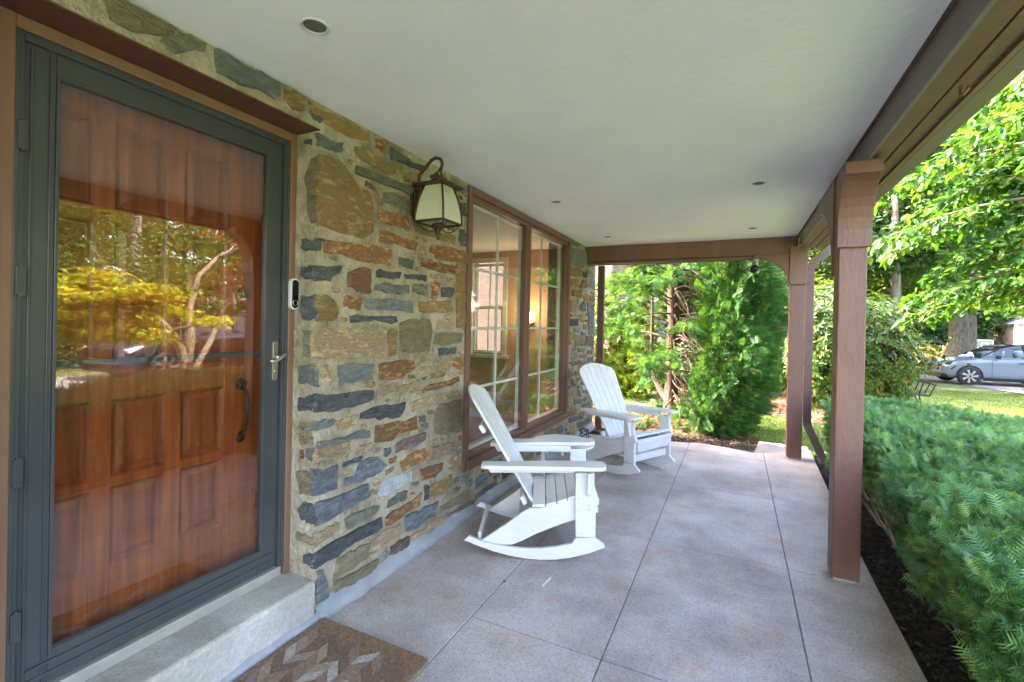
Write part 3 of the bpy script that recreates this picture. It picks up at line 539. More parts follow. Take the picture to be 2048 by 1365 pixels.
# security camera
sc_ = empty('security_camera', (.205, 6.2, 2.36), label='small black security camera hanging on a white mount under the end beam', cat='security camera')
sc_.location = (.205, 6.345, 2.325)
b = MB(); b.box(-.035, .035, -.03, .03, -.01, 0); b.tube([(0, 0, -.01), (0, 0, -.10)], .016, 10); b.build('mount', M_wplastic, sc_, bevel=.002)
b = MB(); b.lathe([(.008, -.055), (.03, -.052), (.042, -.035), (.045, -.01), (.042, .03), (.03, .045), (.008, .05)], (-.03, -.04, -.12), 18, Matrix.Rotation(1.25, 3, 'Y') @ Matrix.Rotation(.5, 3, 'X')); b.build('camera_body', M_black, sc_, smooth=True)
# ------------------------------------------------------------------ front door opening
fr = empty('door_frame', (-2.04, 1.17, .2), label='brown painted timber frame and steel lintel round the front door', cat='door frame'); T = Matrix.Translation((2.04, -1.17, -.2))
def fadd(name, b, m, **k): o = b.build(name, m, fr, **k); o.matrix_parent_inverse = T; return o
M_red = mat('red oxide lintel paint', (.10, .035, .025), (.14, .052, .036), 8, .6, .3, 60)
b = MB(); b.box(-2.16, -1.882, .40, YC+.12, ZL-.006, ZL-.001); fadd('lintel', b, M_red)
b = MB(); b.box(-2.16, -2.04, 1.652, YC-.001, .2, 2.434); fadd('side_casing', b, M_tan, bevel=.004)
b = MB(); b.box(-2.16, -2.04, .501, .648, .2, 2.434); fadd('side_casing', b, M_tan, bevel=.004)
b = MB(); b.box(-2.16, -2.042, .648, 1.652, 2.392, 2.434); fadd('head_casing', b, M_tan, bevel=.004)
b = MB(); b.box(-2.28, -2.162, .59, YC, .2, 2.5); 
for a in [(-2.30, -2.162, .55, .66), (-2.30, -2.162, 1.62, 1.75)]:
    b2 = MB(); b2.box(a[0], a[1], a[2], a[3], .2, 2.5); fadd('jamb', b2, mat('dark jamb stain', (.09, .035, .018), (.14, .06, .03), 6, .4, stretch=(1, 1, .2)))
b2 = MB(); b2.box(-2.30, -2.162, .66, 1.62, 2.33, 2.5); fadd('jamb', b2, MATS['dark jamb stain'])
b2 = MB(); b2.box(-2.30, -2.13, .50, YC-.001, .2005, .222); fadd('threshold', b2, M_slate)

sd = empty('storm_door', (-2.075, .66, .2), label='dark grey storm door with full height glass over the wooden door', cat='storm door'); T = Matrix.Translation((2.075, -.66, -.2))
def sadd(name, b, m, parent=sd, **k): o = b.build(name, m, parent, **k); o.matrix_parent_inverse = T if parent is sd else Matrix.Identity(4); return o
b = MB(); b.box(-2.09, -2.052, .6485, .672, .24, 2.391); b.box(-2.075, -2.046, .6485, .660, .24, 2.391); b.box(-2.09, -2.052, 1.628, 1.6515, .24, 2.391); b.box(-2.078, -2.046, 1.642, 1.6515, .24, 2.391); b.box(-2.09, -2.052, .672, 1.628, 2.365, 2.391)
sadd('surround_rail', b, M_slate, bevel=.002)
# leaf
x0, x1 = -2.10, -2.070
b = MB(); b.box(x0, x1, .676, .756, .252, 2.372); b.box(x0, x1, 1.550, 1.624, .252, 2.372); b.box(x0, x1, .756, 1.550, 2.298, 2.372); b.box(x0, x1, .756, 1.550, .252, .345)
sadd('leaf_frame', b, M_slate, bevel=.003)
b = MB()
for (ya, yb, za, zb) in [(.756, .766, .347, 2.297), (1.540, 1.550, .347, 2.297), (.766, 1.540, 2.287, 2.297), (.766, 1.540, .347, .362)]: b.box(-2.098, -2.0665, ya, yb, za, zb)
b.box(-2.0695, -2.064, .690, .698, .26, 2.35); b.box(-2.0695, -2.064, .738, .743, .26, 2.36)
b.box(-2.0695, -2.062, .70, 1.60, .285, .295); b.box(-2.0695, -2.060, .70, 1.60, .325, .333)
sadd('glazing_bead', b, M_slate, bevel=.0015)
b = MB(); b.box(-2.087, -2.083, .766, 1.540, .362, 2.287); sadd('glass_pane', b, M_glass)
b = MB(); b.box(-2.103, -2.0875, .766, 1.540, 1.315, 1.338); sadd('cross_bar', b, M_slate, bevel=.002)
b = MB(); b.box(-2.095, -2.050, .66, 1.64, .201, .248); sadd('sill_plate', b, M_alu, bevel=.003)
for z in (2.06, 1.60, .99, .50):
    b = MB(); b.box(-2.052, -2.040, .655, .680, z-.045, z+.045); b.tube([(-2.046, .668, z-.05), (-2.046, .668, z+.05)], .006, 8); sadd('hinge', b, M_slate, bevel=.001)
b = MB(); n = 8
pts = [(1.583, 1.20)]+[(1.597+.014*math.cos(PI+PI*k/n), 1.20-.014*math.sin(PI*k/n)) for k in range(n+1)]+[(1.597+.014*math.cos(PI*k/n), 1.37+.014*math.sin(PI*k/n)) for k in range(n+1)]
b.prism(pts[1:], -2.070, -2.062, 0); sadd('lock_plate', b, M_nickel, bevel=.0015)
b = MB(); b.tube([(-2.062, 1.597, 1.305), (-2.035, 1.597, 1.305)], .011, 12)
b.tube([(-2.03, 1.637, 1.318), (-2.026, 1.622, 1.316), (-2.026, 1.605, 1.306), (-2.026, 1.585, 1.293), (-2.027, 1.562, 1.288), (-2.03, 1.545, 1.291)], [.006, .009, .009, .0075, .0065, .005], 10)
sadd('lever_handle', b, M_nickel, smooth=True)
b = MB(); b.lathe([(.0075, 0), (.0075, .003), (.004, .004)], (-2.062, 1.597, 1.235), 12, Matrix.Rotation(PI/2, 3, 'Y')); sadd('keyhole', b, M_nickel)

# wooden door
M_wood = mat('stained mahogany', (.22, .055, .014), (.42, .125, .03), 5, .34, .15, 70, stretch=(1, 5, .35), c3=(.32, .085, .02), coat=.15)
M_woodp = mat('stained mahogany panel', (.18, .045, .012), (.35, .10, .025), 5, .34, .15, 70, stretch=(1, 5, .35), coat=.15)
wd = empty('wooden_door', (-2.2, .66, .22), label='orange brown raised panel wooden front door behind the storm door', cat='front door'); T = Matrix.Translation((2.2, -.66, -.22))
cols = [(.745, .917), (.983, 1.173), (1.237, 1.430)]; rows = [(.515, .828), (.858, 1.165), (1.29, 1.555), (1.59, 1.855), (1.91, 2.245)]
rows = [(.51, .825), (.862, 1.166), (1.285, 1.555), (1.592, 1.858), (1.912, 2.246)]
def wadd(name, b, m, parent=wd, **k): o = b.build(name, m, parent, **k); o.matrix_parent_inverse = T if parent is wd else Matrix.Identity(4); return o
b = MB(); b.box(-2.245, -2.225, .66, 1.62, .224, 2.33)
ys2 = [.66]+[v for c in cols for v in c]+[1.62]; zs2 = [.224]+[v for r in rows for v in r]+[2.33]
for i in range(0, len(ys2), 2): b.box(-2.225, -2.200, ys2[i], ys2[i+1], .224, 2.33)
for (ya, yb) in cols:
    for j in range(0, len(zs2), 2): b.box(-2.225, -2.2005, ya, yb, zs2[j], zs2[j+1])
wadd('door_leaf', b, M_wood, bevel=.002)
def raised(y0, y1, z0, z1):
    b = MB(); vs = []
    lv = [(.0, -2.2005), (.008, -2.206), (.014, -2.214), (.022, -2.2145), (.042, -2.207), (.0435, -2.205)]
    for d, x in lv: vs += [(x, y0+d, z0+d), (x, y1-d, z0+d), (x, y1-d, z1-d), (x, y0+d, z1-d)]
    fs = [(i*4+k, i*4+(k+1) % 4, (i+1)*4+(k+1) % 4, (i+1)*4+k) for i in range(len(lv)-1) for k in range(4)]+[tuple(range(20, 24))]
    b.add(vs, fs); return b
for c in cols:
    for r in rows: wadd('door_panel', raised(c[0]+.0005, c[1]-.0005, r[0]+.0005, r[1]-.0005), M_woodp)
kn = MB(); kn.lathe([(.02, 0), (.02, .01), (.012, .016)], (-2.2, 1.08, 1.435), 12, Matrix.Rotation(PI/2, 3, 'Y'))
n = 20; kn.tube([(-2.180, 1.08+.045*math.sin(2*PI*k/n), 1.375+.058*math.cos(2*PI*k/n)) for k in range(n+1)], .0045, 8, caps=False); kn.lathe([(.016, 0), (.018, .012)], (-2.2, 1.08, 1.318), 10, Matrix.Rotation(PI/2, 3, 'Y'))
M_brass = mat('aged brass', (.20, .16, .06), (.12, .10, .05), 30, .35, metal=.8)
wadd('knocker', kn, M_brass, smooth=True)
b = MB(); b.tube([(-2.2, 1.515, 1.15), (-2.165, 1.515, 1.14), (-2.15, 1.515, 1.08), (-2.15, 1.515, 1.0), (-2.168, 1.515, .945), (-2.2, 1.515, .93)], .009, 10)
b.lathe([(.03, 0), (.028, .006)], (-2.2, 1.515, 1.17), 14, Matrix.Rotation(PI/2, 3, 'Y')); b.lathe([(.024, 0), (.022, .006)], (-2.2, 1.515, .905), 14, Matrix.Rotation(PI/2, 3, 'Y'))
wadd('pull_handle', b, mat('verdigris brass', (.035, .028, .018), (.07, .045, .025), 30, .5, metal=.3), smooth=True)
b = MB(); b.lathe([(.028, 0), (.026, .012), (.012, .016)], (-2.2, 1.515, 1.62), 16, Matrix.Rotation(PI/2, 3, 'Y')); wadd('deadbolt', b, M_brass)
b = MB(); b.box(-2.62, -2.6, .3, 2.0, 0, 2.6); b.build('hall_partition', M_peach, hs).matrix_parent_inverse = Matrix.Translation((5, -1, 0))

# doorbell
db = empty('video_doorbell', (-2.039, 1.668, 1.622), label='white oval video doorbell with black face on the brown door casing', cat='doorbell')
def capsule(w_, h_, x0, x1, n=10):
    r = w_/2; c = h_/2-r; pts = [(r*math.cos(PI*k/n), c+r*math.sin(PI*k/n)) for k in range(n+1)]+[(-r*math.cos(PI*k/n), -c-r*math.sin(PI*k/n)) for k in range(n+1)]
    b = MB(); b.prism(pts, x0, x1, 0); return b
capsule(.048, .158, 0, .026).build('housing', M_wplastic, db, bevel=.004, seg=3, smooth=False)
capsule(.036, .143, .0262, .0285).build('face_plate', mat('gloss black', (.008, .008, .009), rough=.08), db, bevel=.001)
b = MB(); b.lathe([(.012, 0), (.011, .003), (.006, .001)], (.0286, 0, .050), 18, Matrix.Rotation(PI/2, 3, 'Y')); b.build('lens', MATS['gloss black'], db, smooth=True)
b = MB(); n = 20; b.tube([(.029, .013*math.cos(2*PI*k/n), -.045+.013*math.sin(2*PI*k/n)) for k in range(n+1)], .0014, 6, caps=False); b.build('button_ring', M_nickel, db)
db.rotation_euler = (0, 0, -.12)

# ------------------------------------------------------------------ big window
wn = empty('casement_window', (-1.9, 4.3, .34), label='large two pane window with brown frame and white grilles beside the lantern', cat='window'); T = Matrix.Translation((1.9, -4.3, -.34))
def nadd(name, b, m, **k): o = b.build(name, m, wn, **k); o.matrix_parent_inverse = T; return o
b = MB()
Y0, Y1, Z0, Z1 = 3.092, 5.538, .342, 2.548
for a in [(Y0, Y0+.055, Z0, Z1), (Y1-.055, Y1, Z0, Z1), (Y0+.055, Y1-.055, Z1-.055, Z1)]: b.box(-1.96, -1.862, *a)
b.box(-1.96, -1.852, Y0+.055, Y1-.055, Z0, Z0+.075); nadd('window_frame', b, M_brown, bevel=.003)
b = MB()
for a in [(Y0+.056, Y0+.10, Z0+.076, Z1-.056), (Y1-.10, Y1-.056, Z0+.076, Z1-.056), (4.262, 4.352, Z0+.076, Z1-.056)]: b.box(-1.955, -1.884, *a)
for (a0, a1) in ((Y0+.10, 4.262), (4.352, Y1-.10)): b.box(-1.955, -1.884, a0, a1, Z1-.09, Z1-.056); b.box(-1.955, -1.884, a0, a1, Z0+.076, Z0+.112)
b.box(-1.884, -1.876, 4.295, 4.318, Z0+.076, Z1-.056)
nadd('storm_frame', b, M_brown, bevel=.002)
PZ0, PZ1 = Z0+.112, Z1-.09
for (a0, a1, vb) in ((Y0+.10, 4.262, [3.775]), (4.352, Y1-.10, [4.835])):
    b = MB(); b.box(-1.914, -1.910, a0, a1, PZ0, PZ1); nadd('storm_pane', b, M_wglass)
    b = MB(); X0, X1 = -2.0, -1.962
    zz0, zz1 = .40, 2.50
    ya, yb = (3.13, 4.325) if a0 < 4 else (4.335, 5.50)
    b.box(X0, X1, ya, ya+.052, zz0, zz1); b.box(X0, X1, yb-.09 if a0 > 4 else yb-.045, yb, zz0, zz1); b.box(X0, X1, ya+.052, yb-.045, zz1-.055, zz1); b.box(X0, X1, ya+.052, yb-.045, zz0, zz0+.07)
    nadd('sash', b, M_muntin, bevel=.002)
    b = MB(); b.box(-1.983, -1.979, ya+.052, yb-.09, zz0+.07, zz1-.055); nadd('sash_pane', b, M_wglass)
    for y in vb: b = MB(); b.box(-1.977, -1.960, y-.012, y+.012, zz0+.07, zz1-.055); nadd('muntin', b, M_muntin, bevel=.002)
    for z in (.95, 1.445, 1.94):
        b = MB(); b.box(-1.976, -1.959, ya+.052, yb-.09, z-.011, z+.011); nadd('muntin', b, M_muntin, bevel=.002)
# window reveal inside
b = MB()
for a in [(3.05, 3.09, .30, 2.6), (5.54, 5.58, .30, 2.6)]: b.box(-2.16, -1.965, a[0]+.041 if a[0] < 4 else a[0]-.041, a[1]+.0005 if a[0] < 4 else a[1]-.0405, a[2]+.045, a[3]-.05)
b = MB(); b.box(-2.2, -2.003, 3.092, 5.538, .343, .38); nadd('inner_sill', b, M_muntin)

# ------------------------------------------------------------------ lantern
ln = empty('wall_lantern', (-1.69, 2.44, 2.1), label='aged bronze wall lantern with four curved frosted glass panels and scrolled arm', cat='wall lantern')
M_frost = bpy.data.materials.new('frosted seeded glass'); M_frost.use_nodes = True; p_ = M_frost.node_tree.nodes['Principled BSDF']
nn = M_frost.node_tree; no = nn.nodes.new('ShaderNodeTexNoise'); no.inputs['Scale'].default_value = 18; rp = nn.nodes.new('ShaderNodeValToRGB'); nn.links.new(no.outputs[0], rp.inputs[0])
rp.color_ramp.elements[0].color = (.34, .36, .26, 1); rp.color_ramp.elements[1].color = (.62, .64, .52, 1); nn.links.new(rp.outputs[0], p_.inputs['Base Color']); p_.inputs['Roughness'].default_value = .3
p_.inputs['Subsurface Weight'].default_value = .0
def lw(h): # half width of the lantern body at height 0..1 (bottom..top)
    return .102-.040*h**1.9
H0, H1 = .01, .235
N = 7
for k in range(4):
    R = Matrix.Rotation(k*PI/2, 3, 'Z'); b = MB(); vs = []
    for i in range(N+1):
        h = i/N; a = lw(h); z = H0+(H1-H0)*h
        for s_ in (-1, 1): vs.append(R @ Vector((a, s_*a, z)))
    for i in range(N+1):
        h = i/N; a = lw(h)-.003; z = H0+(H1-H0)*h
        for s_ in (-1, 1): vs.append(R @ Vector((a, s_*a, z)))
    fs = [(2*i, 2*i+1, 2*i+3, 2*i+2) for i in range(N)]+[(2*(N+1)+2*i, 2*(N+1)+2*i+2, 2*(N+1)+2*i+3, 2*(N+1)+2*i+1) for i in range(N)]
    b.add(vs, fs); b.build('glass_panel', M_frost, ln, recalc=False, smooth=True)
    b = MB(); b.tube([R @ Vector((lw(i/N)+.002, lw(i/N)+.002, H0+(H1-H0)*i/N)) for i in range(N+1)], .0065, 8); b.build('corner_rib', M_bronze, ln, smooth=True)
b = MB(); a = .104; 
for k in range(4): b.tube([Matrix.Rotation(k*PI/2, 3, 'Z') @ Vector((a, s_*a, H0)) for s_ in (-1, 1)], .0075, 8)
b.build('bottom_rail', M_bronze, ln)
b = MB(); b.prism([(-.118, -.118), (.118, -.118), (.118, .118), (-.118, .118)], .236, .243, 2)
b.add([(-.11, -.11, .243), (.11, -.11, .243), (.11, .11, .243), (-.11, .11, .243), (-.05, -.05, .262), (.05, -.05, .262), (.05, .05, .262), (-.05, .05, .262)], [(0, 1, 5, 4), (1, 2, 6, 5), (2, 3, 7, 6), (3, 0, 4, 7), (4, 5, 6, 7)])
b.build('roof_plate', M_bronze, ln)
b = MB(); b.lathe([(.042, .262), (.044, .272), (.038, .275), (.04, .284), (.03, .288), (.012, .294), (.009, .31)], (0, 0, 0), 20)
for k in range(10): a = 2*PI*k/10; b.tube([(.042*math.cos(a), .042*math.sin(a), .272), (.045*math.cos(a), .045*math.sin(a), .292)], .004, 5)
b.build('crown_gallery', M_bronze, ln, smooth=False)
b = MB(); n = 14; b.tube([(0, .018*math.sin(2*PI*k/n), .318+.022*math.cos(2*PI*k/n)) for k in range(n+1)], .0045, 6, caps=False)
for s_ in (-1, 1): b.tube([(0, s_*.012, .335), (0, s_*.03, .31), (0, s_*.05, .285), (0, s_*.062, .258)], .006, 7)
b.build('hanging_loop', M_bronze, ln, smooth=True)
b = MB(); b.tube([(-.165, 0, .20), (-.158, 0, .27), (-.155, 0, .325), (-.135, 0, .345), (-.10, 0, .375), (-.065, 0, .41), (-.03, 0, .422), (.005, 0, .41), (.02, 0, .38), (.012, 0, .35), (0, 0, .335)], .0105, 10); b.build('scroll_arm', M_bronze, ln, smooth=True)
bp = capsule(.10, .235, -.188, -.170); 
for i, v in enumerate(bp.v): bp.v[i] = (v[0], v[1], v[2]+.155)
bp.build('wall_plate', M_bronze, ln, bevel=.006, seg=3)
bp = capsule(.07, .205, -.170, -.158)
for i, v in enumerate(bp.v): bp.v[i] = (v[0], v[1], v[2]+.155)
bp.build('wall_plate', M_bronze, ln, bevel=.005)
b = MB(); b.lathe([(.006, -.095), (.010, -.085), (.008, -.075), (.016, -.06), (.013, -.045), (.022, -.032), (.020, -.026), (.045, -.015), (.048, -.005), (.04, .004)], (0, 0, 0), 18); b.build('finial', M_bronze, ln, smooth=True)
for k in range(4):
    R = Matrix.Rotation(k*PI/2+PI/4, 3, 'Z'); b = MB(); b.tube([R @ Vector(p) for p in [(.135, 0, .012), (.12, 0, -.012), (.10, 0, -.03), (.075, 0, -.044), (.05, 0, -.045), (.03, 0, -.034), (.022, 0, -.02)]], .004, 6); b.build('scroll_brace', M_bronze, ln, smooth=True)
b = MB(); b.lathe([(.016, .02), (.024, .06), (.016, .10), (.01, .12)], (0, 0, 0), 12); b.build('bulb', M_wplastic, ln, smooth=True)

# ------------------------------------------------------------------ Adirondack rocking chairs
def P2(fn, n=10): return [fn(k/n) for k in range(n+1)]
def make_chair(label):
    c = empty('rocking_chair', (0, 0, 0), label=label, cat='rocking chair', group='white Adirondack rocking chairs on the porch')
    yL = .285; tk = .028
    # board outlines in the x-z plane
    rock = [(-.482, .105), (-.44, .13), (-.40, .118)]+[(x, .045+.62*(x-.0)**2*1.0) for x in [-.33, -.25, -.15, -.05, .05, .13]]+[(.20, .082), (.217, .10), (.222, .152), (.342, .160), (.36, .155), (.405, .110), (.402, .085)]
    low = [(x, .0+.60*x*x if x > 0 else .44*x*x) for x in [.38, .30, .2, .1, 0, -.1, -.2, -.3, -.4, -.46]]
    rock = [(-.490, .098), (-.455, .128)]+[(-.38, .100), (-.30, .083), (-.2, .070), (-.1, .066), (0, .071), (.1, .087), (.2, .112), (.222, .150), (.345, .156), (.402, .116), (.405, .098)]+low
    rail = [(-.405, .075), (-.36, .105), (-.22, .205), (-.12, .285), (-.07, .315), (-.03, .315), (.0, .318), (.06, .335), (.12, .352), (.18, .375), (.225, .39), (.225, .255), (.14, .225), (.06, .19), (-.03, .15), (-.12, .10), (-.18, .074), (-.22, .072)]
    for s_ in (-1, 1):
        y0 = s_*yL; b = MB(); b.prism([(x, z) for x, z in rock], y0-tk/2, y0+tk/2, 1); b.build('rocker', M_white, c, bevel=.004)
        yr = s_*(yL-tk-.001); b = MB(); b.prism(rail, yr-tk/2, yr+tk/2, 1); b.build('side_rail', M_white, c, bevel=.004)
        b = MB(); b.prism([(.222, .1565), (.345, .1565), (.345, .36), (.36, .375), (.36, .405), (.35, .415), (.35, .435), (.338, .445), (.332, .50), (.332, .566), (.215, .560), (.215, .36)], y0-tk/2, y0+tk/2, 1); b.build('front_leg', M_white, c, bevel=.004)
        for bx, bz in ((.235, .40), (.30, .36), (.235, .32), (.30, .33)):
            d = MB(); d.lathe([(.0065, 0), (.0055, .0025), (.003, .003)], (bx, y0+s_*tk/2, bz), 8, Matrix.Rotation(-s_*PI/2, 3, 'X')); d.build('screw', M_nickel, c)
        # arm, rising slightly to the front, wider at the front
        out = []
        pts = [(-.385, .235, .305), (-.36, .225, .325), (-.25, .235, .345), (-.10, .235, .355), (.05, .232, .362), (.2, .232, .372), (.33, .232, .378), (.375, .24, .372), (.396, .258, .355), (.398, .30, .31)]
        inner = [(x, a) for x, a, _ in pts]; outer = [(x, e) for x, _, e in pts][::-1]
        b = MB(); outl = inner+outer; zt = lambda x: .592+.028*(x+.385)/.78+.006*math.sin((x+.385)*3.2)
        n_ = len(outl); vs = [(x, s_*y, zt(x)-.024) for x, y in outl]+[(x, s_*y, zt(x)) for x, y in outl]
        m_ = len(pts)
        fs = []
        for i in range(m_-1): fs += [(i, i+1, n_-2-i, n_-1-i), (n_+i, n_+n_-1-i, n_+n_-2-i, n_+i+1)]
        fs += [(i, (i+1) % n_, n_+(i+1) % n_, n_+i) for i in range(n_)]
        b.add(vs, fs); b.build('arm', M_white, c, bevel=.006, seg=3)
        b = MB(); ya = s_*(yL-.035); b.prism([(-.355, .572), (.214, .592), (.214, .548), (-.33, .528)], ya-.012, ya+.012, 1); b.build('arm_rail', M_white, c, bevel=.003)
        b = MB(); yo = s_*(yL+tk/2+.001); w_ = s_*.055
        b.prism([(yo, .574), (yo+w_, .574), (yo+w_*.62, .44), (yo+w_*.45, .425), (yo, .425)], .285, .309, 0); b.build('arm_bracket', M_white, c, bevel=.003)
    # seat slats (laid across), dipping at the back
    for x0, x1, za, zb in [(-.055, .028, .322, .327), (.034, .098, .329, .348), (.104, .166, .350, .371), (.172, .232, .372, .396), (.238, .300, .398, .420), (.306, .352, .421, .416)]:
        b = MB(); b.prism([(x0, za), (x1, zb), (x1, zb+.020), (x0, za+.020)], -yL+tk/2+.001 if x1 > .2 else -yL-.004+tk*.4, yL-tk/2-.001 if x1 > .2 else yL+.004-tk*.4, 1); b.build('seat_slat', M_white, c, bevel=.003)
    # front apron slats
    for za, xx in ((.372, .358), (.325, .352)):
        b = MB(); b.box(xx-.012, xx+.010, -yL+tk/2+.001, yL-tk/2-.001, za-.02, za+.022); b.build('apron_slat', M_white, c, bevel=.004)
    b = MB(); b.box(.325, .347, -yL+tk+.012, yL-tk-.012, .27, .301); b.build('apron_slat', M_white, c, bevel=.003)
    # back: fan of seven slats
    base = Vector((-.085, 0, .335)); top = Vector((-.520, 0, 1.05)); ax = (top-base).normalized(); nn_ = Vector((ax.z, 0, -ax.x))  # nn_ points forward-up
    LB = (top-base).length
    for k in range(6):
        u = k-2.5; yb = u*.0670; yt = u*.0950; ztop = LB; wb, wt = .0315, .0455
        pts = [(yb-wb, -.03), (yb+wb, -.03)]
        e = [(yt+wt*q_, LB-1.25*(yt+wt*q_)**2-(.03 if abs(yt+wt*q_) > .27 else 0)) for q_ in (1, .9, .5, 0, -.5, -.9, -1)]
        pts += e; b = MB(); vs = []
        curve = lambda t: -.018*math.sin(PI*min(max(t/LB, 0), 1))
        for off in (0, .017):
            for y, t in pts: vs.append(base+ax*t+Vector((0, y, 0))+nn_*(off+.010*(y/.25)**2*2.2))
        n_ = len(pts); b.add(vs, [tuple(range(n_))[::-1], tuple(range(n_, 2*n_))]+[(i, (i+1) % n_, n_+(i+1) % n_, n_+i) for i in range(n_)])
        b.build('back_slat', M_white, c, bevel=.0035)
    for t, hw in ((.56, .255), (.27, .262), (.03, .25)):
        p0 = base+ax*t-nn_*.016; b = MB(); M4 = Matrix.Translation(p0) @ Matrix(((nn_.x, 0, ax.x), (0, 1, 0), (nn_.z, 0, ax.z))).to_4x4(); b.box(-.013, .013, -hw, hw, -.028, .028, M4); b.build('back_rail', M_white, c, bevel=.004)
        if t > .1:
            for k in range(6):
                y = (k-2.5)*(.067+.028*t/LB); q = base+ax*t+Vector((0, y, 0))+nn_*(.0175+.022*(y/.25)**2)
                d = MB(); d.lathe([(.005, 0), (.004, .002), (.002, .0025)], q, 6, nn_.to_track_quat('Z', 'Y').to_matrix()); d.build('screw', M_nickel, c)
    b = MB(); b.box(-.405, -.385, -yL+tk*2, yL-tk*2, .07, .13); b.build('stretcher', M_white, c, bevel=.003)
    b = MB(); b.box(-.15, -.13, -yL+tk*2, yL-tk*2, .14, .22); b.build('stretcher', M_white, c, bevel=.003)
    b = MB(); b.box(.30, .322, -yL+tk*1.5, yL-tk*1.5, .17, .235); b.build('stretcher', M_white, c, bevel=.003)
    return c
ch = make_chair('white Adirondack rocking chair nearer the door, turned side on below the window')
ch2 = copy_tree(ch); ch2['label'] = 'white Adirondack rocking chair at the far end of the porch, facing the camera'
ch.location = (-1.205, 3.04, .002); ch.rotation_euler = (0, 0, math.radians(22))
ch2.location = (-1.032, 5.003, .002); ch2.rotation_euler = (0, 0, math.radians(-27.4))

# side table
tb = empty('side_table', (-1.315, 3.79, 0), .35, label='low round white slatted side table between the two rocking chairs', cat='side table')
n = 48; out = [((.265+.012*math.cos(6*t))*math.cos(t), (.265+.012*math.cos(6*t))*math.sin(t)) for t in [2*PI*k/n for k in range(n)]]
slw = .088
for k in range(-3, 3):
    y0, y1 = k*slw+.002, (k+1)*slw-.002; up_, lo_ = [], []
    rad = lambda y: math.sqrt(max(.268**2-y*y, .0009))
    ys_ = [y0+(y1-y0)*i/5 for i in range(6)]; pts = [(rad(y), y) for y in ys_]+[(-rad(y), y) for y in ys_[::-1]]
    b = MB(); b.prism(pts, .478, .498, 2); b.build('top_slat', M_white, tb, bevel=.004)
b = MB(); b.box(-.012, .012, -.22, .22, .440, .477); b.box(.12, .14, -.19, .19, .440, .477); b.box(-.14, -.12, -.19, .19, .440, .477); b.build('batten', M_white, tb)
for sx in (-1, 1):
    for sy in (-1, 1): b = MB(); b.box(sx*.16-.014 if sx > 0 else -.174, sx*.16+.014 if sx > 0 else -.146, sy*.15-.032, sy*.15+.032, 0, .4775); b.build('leg', M_white, tb, bevel=.004)
b = MB(); b.box(-.146, .146, -.02, .02, .16, .20); b.box(-.174, -.146, -.117, .117, .16, .20) ; b.box(.146, .174, -.117, .117, .16, .20); b.build('lower_shelf', M_white, tb, bevel=.003)

# ------------------------------------------------------------------ doormat
dm = empty('doormat', (-1.505, 1.28, .002), label='coir doormat with a tan and cream herringbone pattern on the porch floor', cat='doormat')
M_coir = mat('coir', (.22, .125, .065), (.40, .24, .14), 60, .95, 1, 220)
M_coirs = [mat('coir dyed %d' % i, a, b_, 70, .95, 1, 220) for i, (a, b_) in enumerate([((.26, .17, .11), (.42, .29, .20)), ((.40, .34, .28), (.64, .57, .49)), ((.19, .11, .07), (.30, .185, .12)), ((.33, .23, .16), (.50, .38, .29))])]
X0, X1, Y0m, Y1m = -.315, .315, -.47, .43
b = MB(); b.box(X0, X1, Y0m, Y1m, 0, .012); b.build('backing', M_coir, dm, bevel=.004)
b = MB(); e = .028
for a in [(X0, X1, Y1m-e, Y1m), (X0, X1, Y0m, Y0m+e), (X0, X0+e, Y0m+e, Y1m-e), (X1-e, X1, Y0m+e, Y1m-e)]: b.box(a[0], a[1], a[2], a[3], .0125, .015)
b.build('woven_border', M_coir, dm, bevel=.001)
stripw = .064; rows_ = []
xi = X0+e+.004; i = 0; bs = [MB() for _ in range(4)]; rm = random.Random(2)
while xi+stripw < X1-e+.02:
    sh = .032 if i % 2 else -.032; L = .062 if i % 2 == 0 else .062; y = Y0m+e+.036
    j = 0
    while y+L < Y1m-e-.034:
        x1_ = min(xi+stripw-.002, X1-e-.002); k = [0, 1, 2, 3, 0, 2][(j*2+i*3+rm.choice([0, 0, 1])) % 6]
        q = [(xi, y-sh), (x1_, y+sh), (x1_, y+sh+L-.003), (xi, y-sh+L-.003)]; _b = MB(); _b.prism(q, .0122, .0148+rm.uniform(0, .0012), 2); _b.build('pattern_tuft', M_coirs[k], dm); y += L; j += 1
    xi += stripw; i += 1
fz = []; NF = 26000
P = np.stack([RNG.uniform(X0, X1, NF), RNG.uniform(Y0m, Y1m, NF), np.full(NF, .0135)], 1); D = nrm(np.stack([RNG.normal(0, .7, NF), RNG.normal(0, .7, NF), np.ones(NF)], 1))
tv = np.array([(0, -.08, 0), (0, .08, 0), (1, 0, 0)]); V, F = scatter(tv, np.array([(0, 1, 2)]), P, D, rvec(NF), RNG.uniform(.002, .0055, NF)); mesh_np('coir_fibre', V, F, M_coir, dm, kind='stuff')

